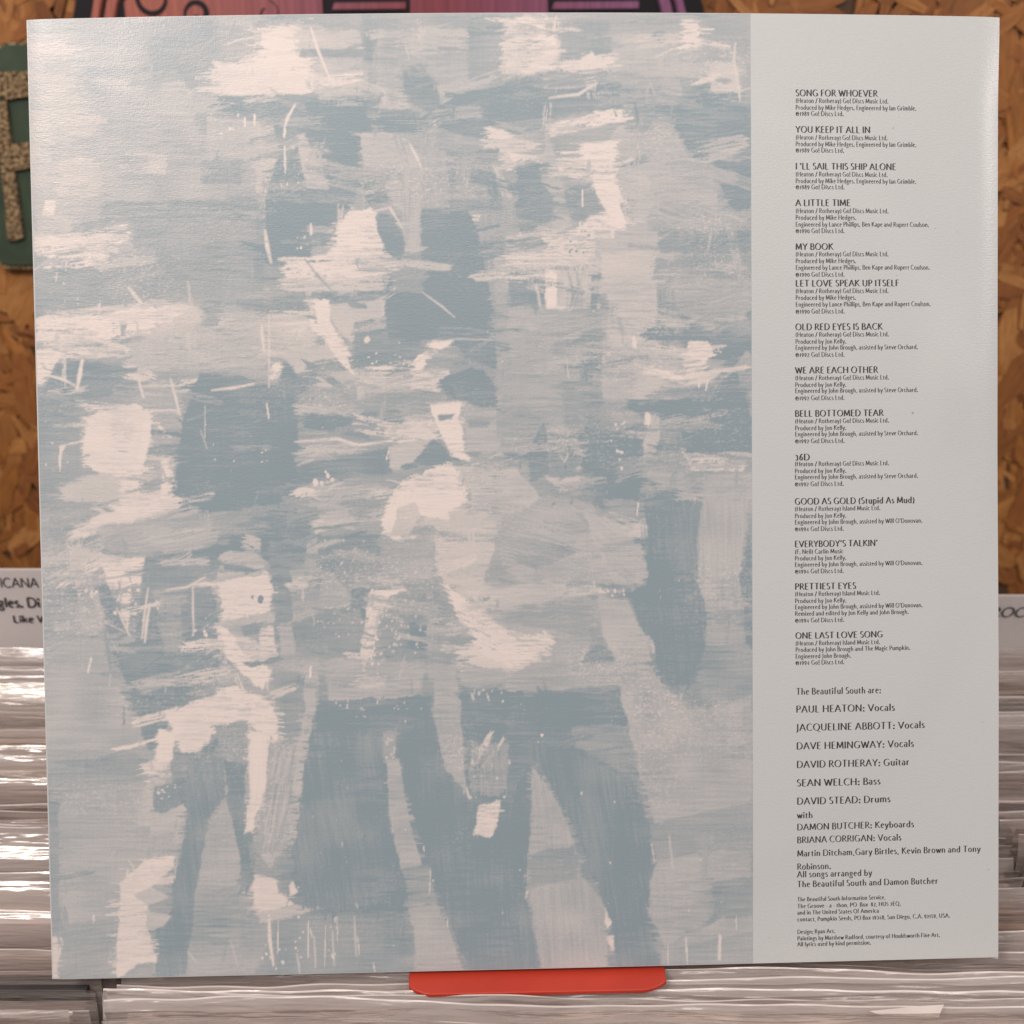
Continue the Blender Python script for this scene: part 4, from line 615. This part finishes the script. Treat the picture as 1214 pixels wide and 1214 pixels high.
def record(x0, x1, Y, top, colour, label, group, rnd, over=(.003, .011), wav=.0022, lean=0., thick=None, ends=(.003, .006), shelf=None):
    """one LP in its outer sleeve: a board and a clear polythene bag that stands up past it"""
    t = thick or rnd.uniform(.0026, .0042); zb = .621
    r = tag(empty('vinyl_record', ((x0+x1)/2, Y, zb)), label, 'record', group)
    w = (x1-x0)/2-.005; h = top-zb
    def sh(z): return lean*z/.31
    n = 12; vs, fs = [], []
    ph = [rnd.uniform(0, 6) for _ in range(6)]; sag = rnd.uniform(-.0012, .0012); tiltz = rnd.uniform(-.0012, .0012)
    for sgn in (-1, 1):
        for i in range(n+1):
            x = -w+2*w*i/n; zt = h+sag*math.cos(x*14+ph[0])+tiltz*x/w; yb = .0006*math.sin(x*11+ph[1])
            for z in (0, h*.8, zt-.0006, zt): vs.append((x, sh(z)+yb*(z/h)+sgn*t/2*(1 if z < zt else .55), z))
    q = 4*(n+1)
    for s in (0, q):
        for i in range(n):
            for k in range(3):
                a = s+i*4+k; f = (a, a+4, a+5, a+1); fs.append(f if s == 0 else f[::-1])
    for i in range(n): a = i*4+3; fs.append((a, a+4, a+4+q, a+q))
    for i in (0, n*4):
        for k in range(3): a = i+k; f = (a, a+1, a+1+q, a+q); fs.append(f if i == 0 else f[::-1])
    mesh('card_sleeve', vs, fs, M_BOARD[colour], r)
    # polythene: front and back sheet, crinkled along the open top
    ov = rnd.uniform(*over); e0, e1 = rnd.uniform(*ends), rnd.uniform(*ends); nx = 96; rows = [0, .5, .85, .94, .97, .985, 1.0]
    zt = h; top_z = [-.012, -.004, .0, .35, .7, 1.0]
    zz = np.array([0, h*.6, h*.9, h-.012, h-.004, h+.0004, h+ov*.33, h+ov*.66, h+ov-.00042, h+ov]); g_ = np.array([0, 0, .02, .1, .25, .45, .7, .9, 1., 1.])
    xs = np.linspace(-w-e0, w+e1, nx); P2 = []
    for sgn in (-1, 1):
        a = rnd.uniform(.4, 1)*wav; f1, f2, f3 = rnd.uniform(8, 22), rnd.uniform(40, 80), rnd.uniform(120, 220); p1, p2, p3 = (rnd.uniform(0, 6) for _ in range(3)); bend = rnd.uniform(-.6, .6)*ov
        wv = a*(np.sin(xs*f1+p1)+.55*np.sin(xs*f2+p2)*np.sin(xs*9+p3)+.22*np.sin(xs*f3+p3)*np.sin(xs*15+p1)); tz = .0009*np.sin(xs*rnd.uniform(6, 14)+p2)+.0004*np.sin(xs*f2+p3)+.00018*np.sin(xs*f3)
        G = np.zeros((len(zz), nx, 3)); G[..., 0] = xs; G[..., 1] = (sgn*(t/2+.0007)+lean*zz/.31)[:, None]+g_[:, None]*wv+(bend*np.clip((zz-h)/ov, 0, 1)**2)[:, None]
        G[..., 2] = zz[:, None]+np.clip(g_, 0, 1)[:, None]*tz; P2.append(G)
    a = grid_mesh('plastic_sleeve', np.concatenate([P2[0], P2[1][::-1]], 0), M_POLY, r); me = a.data
    # drop the bridge between the two sheets at the open top
    bm = bmesh.new(); bm.from_mesh(me); bm.faces.ensure_lookup_table(); k0 = (len(zz)-1)*(nx-1); bmesh.ops.delete(bm, geom=bm.faces[k0:k0+nx-1], context='FACES'); bm.to_mesh(me); bm.free()
    me.materials.append(M_RIM); nf = len(me.polygons); r0 = (len(zz)-2)*(nx-1); mi = np.zeros(nf, np.int32); mi[r0:r0+2*(nx-1)] = 1; me.polygons.foreach_set('material_index', mi)
    return r
rnd = random.Random(21)
COLS = ['pale', 'beige', 'pale', 'grey', 'beige', 'pale', 'dark', 'mauve', 'beige', 'brown', 'pale']
WORD = {'pale': 'pale', 'beige': 'beige', 'grey': 'grey', 'dark': 'near-black', 'brown': 'brown', 'mauve': 'mauve grey'}
def row(side, y0, y1, step, z):
    x0, x1 = bins[side]; Y = y0; i = 0
    while Y < y1:
        c = COLS[rnd.randrange(len(COLS))]; dx = rnd.uniform(-.0022, .0022)
        record(x0+dx, x1+dx, Y, z+rnd.uniform(-.0045, .0035)-(.009 if .274 < Y < .318 and side == 'left' else 0), c, f'{WORD[c]} record edge in a clear plastic sleeve, packed in the {side} rack', f'records packed in the {side} rack', rnd, lean=rnd.uniform(.0, .006))
        Y += rnd.uniform(*step); i += 1
row('left', .262, .503, (.0062, .0104), ZTOP); row('right', .266, .512, (.0062, .0104), ZTOP)
x0, x1 = bins['middle']
front = [(.2755, -.0030, 'mauve', 'mauve grey record nearest the viewer, along the very bottom edge of the photo', .0),
         (.2797, -.0036, 'grey', 'grey record in a clear sleeve, second from the front at the bottom edge', .0),
         (.2840, -.0034, 'pale', 'pale record in wavy plastic, third from the front, just before the red stand', .0),
         (.2886, -.0040, 'beige', 'beige record with a torn white paper scrap, under the front lip of the red stand', .0),
         (.2934, -.0036, 'mauve', 'mauve grey record beneath the middle of the red ledge', .0),
         (.2984, -.0044, 'brown', 'brown cardboard record under the bottom edge of the propped sleeve', .0),
         (.3034, -.0036, 'pale', 'pale record first behind the bottom edge of the propped sleeve', .0),
         (.3095, -.0040, 'grey', 'grey record second behind the bottom edge of the propped sleeve', .0),
         (.3170, -.0030, 'beige', 'beige record third behind the bottom edge of the propped sleeve', .0)]
DROP = .0032

for i, (Y, dz, c, lab, ln) in enumerate(front):
    dx = rnd.uniform(-.002, .002)
    r = record(x0+dx, x1+dx, Y, ZTOP+dz-.004-DROP, c, lab, 'records in the middle rack', rnd, over=(.004, .008), thick=.0027, wav=.0016, lean=ln, ends=(.005, .008))
    if i == 3:
        tz = r.location.z; sx = on_z(1075, 1178, ZTOP)[0]-r.location.x; h = ZTOP+dz-.004-DROP-tz
        mesh('torn_paper_scrap', [(sx-.009, -.0042, h+.0062), (sx+.003, -.0044, h+.0058), (sx+.0095, -.0044, h+.0056), (sx+.0112, -.0030, h+.0092), (sx+.003, -.0030, h+.0086), (sx-.004, -.0032, h+.0078), (sx-.0125, -.0036, h+.0072)], [(0, 1, 2, 3, 4, 5, 6)], plain('white_scrap', (.75, .68, .64), .7), r)
row('middle', .325, .43, (.0070, .0105), ZTOP-.006)
# divider cards at the back of the side racks
def divider(side, Y, ytop, ptop, label):
    x0, x1 = bins[side]; zt = on_y(ptop[0], ptop[1], Y)[2]
    d = tag(empty('divider_card', ((x0+x1)/2, Y, .621)), label, 'divider card', 'name cards in the racks'); w = (x1-x0)/2-.002
    h = zt-.621; bm_obj('card', box_bm(-w, 0, 0, w, .002, h, .0006), M_CARD, d)
    return d
def card_text(d, Y, lines, **kw):
    vs, fs = [], []
    for (xa, xb, yc, cap, txt, th, sl) in lines:
        q, adv = letters(txt, th, th*.9, 0, sl); A = on_y(xa, yc, Y); Bp = on_y(xb, yc, Y); s = cap*(Bp[0]-A[0])/(xb-xa); kx = (Bp[0]-A[0])/adv
        for f in q:
            b = len(vs)
            for (px, py) in f: vs.append((A[0]+px*kx-d.location.x, -.0004, A[2]+(py-.5)*s-d.location.z))
            fs.append((b, b+1, b+2, b+3))
    mesh('card_lettering', vs, fs, M_CARDINK, d)
d1 = divider('left', .512, 0, (25, 675), 'white name card with black lettering standing behind the left row of records')
card_text(d1, .512, [(-46, -4, 690.5, 12, 'AMER', .13, 0), (.5, 45, 690.5, 12, 'ICANA', .13, 0), (-19, 47, 714, 12, 'Eagles. Di', .19, 0), (16, 64, 733.5, 9, 'Like We', .19, 0)])
d2 = divider('right', .520, 0, (1200, 706), 'grey white name card with slanted lettering standing behind the right row of records')
card_text(d2, .520, [(1174, 1227, 725.5, 12, 'ROCK', .14, .2)])

# ================================================================== things on the wall
def slab(name, pts, y0, y1, m, parent):
    """extruded outline in the wall plane (x, z)"""
    n = len(pts); vs = [(x, y0, z) for x, z in pts]+[(x, y1, z) for x, z in pts]
    fs = [tuple(range(n)), tuple(range(2*n-1, n-1, -1))]+[(i, i+n, (i+1) % n+n, (i+1) % n) for i in range(n)]
    o = mesh(name, vs, fs, m, parent); bm = bmesh.new(); bm.from_mesh(o.data); bmesh.ops.recalc_face_normals(bm, faces=bm.faces); bm.to_mesh(o.data); bm.free(); return o
YP = YW-.012
def wp(x, y): p = on_y(x, y, YP); return (p[0], p[2])
o0 = wp(30, 312)
pl = tag(empty('wall_plaque', (o0[0], YP, o0[1])), 'dark green plaque with gravel textured letter shapes hanging on the chipboard wall', 'plaque')
def rel(pts): return [(wp(x, y)[0]-o0[0], wp(x, y)[1]-o0[1]) for x, y in pts]
def rrect(x0, y0, x1, y1, r):
    o = []
    for cx, cy, a in ((x1-r, y0+r, -90), (x1-r, y1-r, 0), (x0+r, y1-r, 90), (x0+r, y0+r, 180)):
        o += [(cx+r*math.cos(math.radians(a+18*i)), cy+r*math.sin(math.radians(a+18*i))) for i in range(6)]
    return o
slab('rim', rel(rrect(-9, 49, 236, 319, 18)), .0025, .010, M_GRAVEL, pl); slab('panel', rel(rrect(-5, 53, 232, 314, 15)), .0, .0023, M_GREEN, pl)
for pts in ([(-2, 86), (60, 84), (62, 112), (20, 116), (10, 118), (-2, 112)], [(14, 170), (60, 168), (60, 196), (34, 199), (18, 202)],
            [(-3, 118), (9, 120), (15, 170), (19, 205), (24, 240), (29, 281), (22, 284), (11, 285), (8, 240), (3, 196), (-2, 150)]):
    slab('raised_letter', rel(pts), -.0035, .0, M_GRAVEL, pl)
# the round ornament above: a black disc with copper rings and pink panels
YD = YW-.020
def dp(x, y): p = on_y(x, y, YD); return (p[0]-dc[0], p[2]-dc[1])
q_ = on_y(465, 125, YD); dc = (q_[0], q_[2])
RD = (on_y(465+382, 60, YD)[0]-dc[0])
disc = tag(empty('round_ornament', (dc[0], YD, dc[1])), 'round black and pink ornament with copper rings, peeking over the top of the sleeve', 'wall ornament')
def circ(r, n=72): return [(r*math.cos(2*math.pi*i/n), r*math.sin(2*math.pi*i/n)) for i in range(n)]
slab('backing_disc', circ(RD), .0, .0195, M_COVERBLACK, disc)
def ring(name, r0, r1, h, m):
    n = 96; vs, fs = [], []
    for i in range(n):
        c, s = math.cos(2*math.pi*i/n), math.sin(2*math.pi*i/n)
        vs += [(r0*c, -.0002, r0*s), (r0*c+.001*c, -h, r0*s+.001*s), (r1*c-.001*c, -h, r1*s-.001*s), (r1*c, -.0002, r1*s)]
    for i in range(n):
        a = i*4; d = ((i+1) % n)*4
        for k in range(3): fs.append((a+k, a+k+1, d+k+1, d+k))
    mesh(name, vs, fs, m, disc)
ring('copper_ring', RD*.918, RD*.946, .003, M_PINK); ring('copper_ring', RD*.872, RD*.908, .003, M_PINK)
def pk(name, pts, k=0, m=None): slab(name, [dp(a, b) for a, b in pts], -.0016-.0012*k, -.0002, m or M_PINK, disc)
pk('pink_panel', [(152, 40), (148, 4), (170, -40), (200, -90), (378, -90), (384, 40)]); pk('pink_panel', [(487, 40), (486, -70), (648, -70), (650, 40)])
for xa, xb, ya, yb in ((394, 481, 3.5, 10.5), (654, 757, 2.5, 10), (398, 481, -14, -6), (654, 748, -15, -7)): pk('pink_bar', [(xa+3, ya), (xb, ya-1), (xb, yb), (xa, yb+1)])
def scroll(cx, cy, r0, r1, turns, a0, w):
    n = 40; up, dn = [], []; k = RD/382
    for i in range(n+1):
        f = i/n; a = a0+turns*2*math.pi*f; r = r0+(r1-r0)*f; ww = w*(.45+.55*math.sin(math.pi*min(1, f*1.1+.1)))/2; x, z = dp(cx, cy)
        up.append((x+(r+ww)*k*math.cos(a), z+(r+ww)*k*math.sin(a))); dn.append((x+(r-ww)*k*math.cos(a), z+(r-ww)*k*math.sin(a)))
    mesh('black_scroll', [(x, -.0019, z) for x, z in up+dn], [(i, i+1, i+n+2, i+n+1) for i in range(n)], M_COVERBLACK, disc)
for cx, cy, r0, r1, tn, a0, w in ((180, -2, 16, 17, .9, 2.3, 6), (236, 17, 3, 19, 1.2, 3.4, 7), (262, -34, 8, 26, 1.2, 2.0, 6), (205, -46, 5, 24, 1.3, .4, 6), (318, 16, 6, 14, .9, 2.0, 2.5), (340, -40, 6, 26, 1.3, 1.0, 6)): scroll(cx, cy, r0, r1, tn, a0, w)
# ================================================================== the printed sleeve
W, H = .312, .312*.98889
r_ = np.array([0.03388395, -0.0253329, -0.01305621]); th = np.linalg.norm(r_); kk = r_/th
K = np.array([[0, -kk[2], kk[1]], [kk[2], 0, -kk[0]], [-kk[1], kk[0], 0]]); Rc = np.eye(3)+math.sin(th)*K+(1-math.cos(th))*K@K
tc = np.array([0.00395453, -0.00389543, 0.3698215])
C2W = np.array([[1, 0, 0], [0, -sp, cp], [0, -cp, -sp]])    # camera (right, down, forward) -> world
Rw = C2W@Rc@np.diag([1., -1., -1.]); base = C2W@(Rc@np.array([0, H/2, 0])+tc)+np.array([0, 0, CAMZ])
MW = Matrix([[*Rw[0], base[0]], [*Rw[1], base[1]], [*Rw[2], base[2]], [0, 0, 0, 1]])
def sstep(a, b, x): t = np.clip((x-a)/(b-a), 0, 1); return t*t*(3-2*t)
def surf(u, v, off=0.):
    """u across, v up, both 0..1 -> local point on the sleeve's bowed face"""
    u = np.asarray(u, float); v = np.asarray(v, float); x = (u-.5)*W; y = v*H
    z = .0045*(1-(2*u-1)**2)*(.12+.88*v**.8)
    d = np.hypot(x-.002, y-H/2); z = z+.00045*(.2+.8*sstep(.55, .9, u))*(1-sstep(.138, .155, d))          # the disc inside
    e = np.clip((u-.974)/.026, 0, 1); z = z-.0014*e**2*sstep(.25, .6, v)*(1-.7*sstep(.9, 1., v))      # right edge rolls back
    z = z+.0010*np.exp(-((u-.95)/.03)**2-((v-.62)/.07)**2)
    z = z-.0004*np.clip((.02-u)/.02, 0, 1)**2
    return np.stack([x, y, z+off], -1)
def px_of(u, v): return to_px(surf(u, v)@Rw.T+base)
def uv_at(x, y):
    u, v = (x-45)/1140, 1-(y-20)/1125
    for _ in range(12):
        a, b = px_of(u, v); u += (x-a)/1145; v -= (y-b)/1125
    return float(u), float(v)
sl = tag(empty('record_sleeve', mat=MW), 'large pale blue grey record sleeve with painted picture and song credits, on a red stand', 'record sleeve')
n = 150; U, Vv = np.meshgrid(np.linspace(0, 1, n), np.linspace(0, 1, n))
Pf = surf(U, Vv); front_o = grid_mesh('paper_front', Pf, M_PAPER, sl)
Pb = Pf.copy(); Pb[..., 2] -= .0016*np.clip(np.minimum(U, 1-U)/.012, 0, 1)**.5*np.clip(np.minimum(Vv+.2, 1.03-Vv)/.03, 0, 1)+.00025; Pb[..., 1] += .0006*(U-.5)*0-.0007*sstep(.9, 1, U)*(1-Vv); Pb = Pb[:, ::-1]
grid_mesh('paper_back', Pb, M_PAPER, sl)
# picture: the tones brushed above, printed on the left three quarters
u1 = np.interp(np.linspace(0, 1, 1130), [0, 1], [uv_at(892.5, 1140)[0], uv_at(889.5, 20)[0]])
cols = np.linspace(0, 1, 850); vr = np.linspace(.0006, .9994, 1130)
Ug = .0014+cols[None, :]*(u1[:, None]-.0014); Vg = np.repeat(vr[:, None], 850, 1)
pic = grid_mesh('printed_picture', surf(Ug, Vg, .00006), M_PRINT, sl)
xx, yy = px_of(Ug, Vg); sx = np.clip(xx-PX0, 0, PW-1.01); sy = np.clip(yy-PY0, 0, PH-1.01); a = sx.astype(int); b = sy.astype(int); fx = sx-a; fy = sy-b
val = (TONE[b, a]*(1-fx)+TONE[b, a+1]*fx)*(1-fy)+(TONE[b+1, a]*(1-fx)+TONE[b+1, a+1]*fx)*fy
at = pic.data.attributes.new('ink', 'FLOAT', 'POINT'); at.data.foreach_set('value', val.reshape(-1).astype(np.float32))
# credits: (start x, middle y, end x, words) in photo pixels, so that every line keeps its place on the print
def text_part(name, lines, cap, bold=1.):
    vs, fs = [], []
    for (xa, yc, xb, txt, cp_, bd) in lines:
        q, adv = letters(txt, .145*bd, .052*bd, .10 if cp_ > 7 else .06, squeeze=.9); ua, va = uv_at(xa, yc); ub, _ = uv_at(xb, yc); s = cp_*.93*.312/1138; kx = (ub-ua)*W/adv; x0_ = (ua-.5)*W; y0_ = va*H-s*.47
        for i, f in enumerate(q):
            p = np.array(f); P3 = surf((x0_+p[:, 0]*kx)/W+.5, (y0_+p[:, 1]*s)/H, .00004+(i % 7)*1.5e-6); k = len(vs); vs += [tuple(t) for t in P3]; fs.append((k, k+1, k+2, k+3))
    return mesh(name, vs, fs, M_INK, sl)
HR = '(Heaton / Rotheray) Go! Discs Music Ltd.'; HI = '(Heaton / Rotheray) Island Music Ltd.'; MH = 'Produced by Mike Hedges.'; JK = 'Produced by Jon Kelly.'
LP = 'Engineered by Lance Phillips, Ben Kape and Rupert Coulson.'; SO = 'Engineered by John Brough, assisted by Steve Orchard.'; WD = "Engineered by John Brough, assisted by Will O'Donovan."
IG = 'Produced by Mike Hedges. Engineered by Ian Grimble.'
def Cr(y): return f'\u2117{y} Go! Discs Ltd.'
songs = [(943.5, 110.3, 1040, 'SONG FOR WHOEVER', [(119.3, 1053, HR), (127.4, 1086, IG), (134.6, 1000, Cr(1989))]),
 (943.5, 153.5, 1031.4, 'YOU KEEP IT ALL IN', [(162.8, 1052, HR), (170.6, 1086, IG), (178, 1000.5, Cr(1989))]),
 (943.5, 197.2, 1062, "I 'LL SAIL THIS SHIP ALONE", [(206.5, 1052, HR), (214.5, 1086, IG), (221.7, 1001, Cr(1989))]),
 (943.5, 240.6, 1008, 'A LITTLE TIME', [(250, 1053, HR), (258, 1014.8, MH), (266.1, 1101, LP), (273.7, 1001, Cr(1990))]),
 (943.5, 292.6, 987.5, 'MY BOOK', [(301.4, 1053, HR), (309.4, 1014.8, MH), (317.3, 1102, LP), (325.5, 1001, Cr(1990))]),
 (943.5, 336.1, 1065.5, 'LET LOVE SPEAK UP ITSELF', [(345.1, 1053, HR), (353, 1014.5, MH), (361, 1103, LP), (369.2, 1001, Cr(1990))]),
 (943.3, 387.8, 1046, 'OLD RED EYES IS BACK', [(396.8, 1053.6, HR), (405, 1003, JK), (412.3, 1088, SO), (420.6, 1001, Cr(1992))]),
 (943, 439.2, 1040.4, 'WE ARE EACH OTHER', [(448.2, 1053.6, HR), (456.3, 1003, JK), (463.4, 1088, SO), (472, 1001, Cr(1992))]),
 (942.8, 490.5, 1047, 'BELL BOTTOMED TEAR', [(499.4, 1053.6, HR), (507.6, 1003, JK), (514.8, 1088, SO), (523, 1001, Cr(1992))]),
 (942.6, 542.2, 959.7, '36D', [(550.2, 1053.6, HR), (558.5, 1003, JK), (565.7, 1088, SO), (574, 1000, Cr(1992))]),
 (942.6, 594.7, 1084, 'GOOD AS GOLD (Stupid As Mud)', [(603.5, 1043.3, HI), (611.8, 1003, JK), (619.2, 1093.3, WD), (627.3, 1000, Cr(1994))]),
 (942.6, 645.2, 1040, "EVERYBODY'S TALKIN'", [(654.2, 999.6, '(F. Neil) Carlin Music'), (662, 1003, JK), (669.5, 1093.3, WD), (677.5, 1000, Cr(1994))]),
 (942.8, 695.6, 1014.6, 'PRETTIEST EYES', [(704.4, 1043, HI), (712.5, 1003, JK), (719.9, 1093.4, WD), (727.6, 1077, 'Remixed and edited by Jon Kelly and John Brough.'), (735.6, 1000.4, Cr(1994))]),
 (943.4, 753.8, 1046.2, 'ONE LAST LOVE SONG', [(762.8, 1043, HI), (770.4, 1078.7, 'Produced by John Brough and The Magic Pumpkin.'), (778.2, 1008.6, 'Engineered John Brough.'), (785.8, 1000.8, Cr(1994))])]
for x0_, y_, xe, hd, ls in songs:
    text_part('song_credit', [(x0_, y_, xe, hd, 7.9, 1.25)]+[(x0_, a, b, t, 5.7, 1.12) for a, b, t in ls], 1)
band = [(944.2, 820, 1044.3, 'The Beautiful South are:', 8.2, 1.12), (944.2, 841, 1060.4, 'PAUL HEATON: Vocals', 8.8, 1.12), (944.3, 862.6, 1095.8, 'JACQUELINE ABBOTT: Vocals', 8.8, 1.12), (944.6, 884.6, 1083, 'DAVE HEMINGWAY: Vocals', 8.8, 1.12),
 (944.9, 906.5, 1077.7, 'DAVID ROTHERAY: Guitar', 8.8, 1.12), (945, 928.4, 1043.4, 'SEAN WELCH: Bass', 8.8, 1.12), (945.2, 950, 1055.2, 'DAVID STEAD: Drums', 8.8, 1.12)]
text_part('band_credit', band, 1)
text_part('guest_credit', [(945.3, 966.6, 963.2, 'with', 8.2, 1.12), (945.3, 980.7, 1083.2, 'DAMON BUTCHER: Keyboards', 8.2, 1.12), (945.3, 996, 1068.2, 'BRIANA CORRIGAN: Vocals', 8.2, 1.12), (945.4, 1012, 1162, 'Martin Ditcham,Gary Birtles, Kevin Brown and Tony', 8., 1.12), (945.4, 1027.6, 984.8, 'Robinson.', 8., 1.12), (945.4, 1036.8, 1033.4, 'All songs arranged by', 8., 1.12), (945.4, 1048.4, 1111.7, 'The Beautiful South and Damon Butcher', 8., 1.12)], 1)
text_part('address_lines', [(945.5, 1066.3, 1049.6, 'The Beautiful South Information Service,', 5.5, 1.18), (945.5, 1074.3, 1067.6, 'The Groove - a - thon, PO  Box  87, HU5 2EQ.', 5.5, 1.18), (945.5, 1082, 1041.6, 'and in The United States Of America', 5.5, 1.18), (945.5, 1090, 1126, 'contact, Pumpkin Seeds, PO Box 19348, San Diego, C.A. 92159, USA.', 5.5, 1.18)], 1)
text_part('design_credit', [(945.5, 1104.8, 989.8, 'Design: Ryan Art.', 5.5, 1.18), (945.5, 1112.6, 1114, 'Paintings by Matthew Radford, courtesy of Houldsworth Fine Art.', 5.5, 1.18), (945.5, 1119.6, 1032.2, 'All lyrics used by kind permission.', 5.5, 1.18)], 1)

pm = [(1082, 489.5, 1.3, .9), (1109, 271, .5, .5), (1135, 275, .7, .4), (1165, 856, .8, .5), (1059, 152, .4, 1.2), (1172, 1031, .9, .6), (1063, 326.5, .5, .4), (912, 1112, .5, .6)]
M_FOX = plain('faded_foxing', (.40, .33, .27), .6)
for x, y, rx, ry in pm:
    u_, v_ = uv_at(x, y)
    mesh('paper_mark', [tuple(surf(u_+rx*1.1*math.cos(q)/1140*(1+.3*math.sin(3*q)), v_+ry*1.1*math.sin(q)/1125, .00003)) for q in [i*math.pi/5 for i in range(10)]], [tuple(range(10))], M_FOX, sl)
# ================================================================== the red stand that carries it
za = base[2]; sA = on_z(487, 1152, za-.0014); sB = on_z(786, 1146, za-.0014); fr = on_z(640, 1176, za-.0014)
ang = math.atan2(Rw[1, 0], Rw[0, 0])
st = tag(empty('display_stand', (base[0], base[1], za-.0036)), 'red plastic stand whose rounded ledge carries the sleeve at the bottom of the photo', 'stand'); st.rotation_euler = (0, 0, ang)
xl, xr = (sA[0]-base[0]), (sB[0]-base[0]); yf = fr[1]-(base[1])
out = [(xl-.0005, .016), (xl-.0005, -.0012)]+[(xl+.0070-.0074*math.cos(t)**1.3, yf+.0042-.0042*math.sin(t)**1.5) for t in np.linspace(.15, math.pi/2, 8)]+[(xr-.0080+.0084*math.sin(t)**1.3, yf+.0042-.0042*math.cos(t)**1.5) for t in np.linspace(0, math.pi/2-.15, 8)]+[(xr+.0005, -.0012), (xr+.0005, .016)]
bm = bmesh.new(); vs = [bm.verts.new((x, y, .0006)) for x, y in out]; f = bm.faces.new(vs); ex = bmesh.ops.extrude_face_region(bm, geom=[f])
bmesh.ops.translate(bm, verts=[v for v in ex['geom'] if isinstance(v, bmesh.types.BMVert)], vec=(0, 0, .0016)); bmesh.ops.recalc_face_normals(bm, faces=bm.faces)
bmesh.ops.bevel(bm, geom=[e for e in bm.edges if len(e.link_faces) == 2 and e.calc_face_angle(0) > 1.2], offset=.0004, segments=3, affect='EDGES', profile=.5)
bm_obj('ledge', bm, M_RED, st)
lean = math.atan2(-Rw[1, 2]*0+Rw[2, 2], -Rw[1, 2])
bk = bm_obj('backrest', box_bm(xl+.004, .0, 0, xr-.004, .0025, .11, .0008), M_RED, st); bk.location = (0, .0062, .0026); bk.rotation_euler = (-lean, 0, 0)
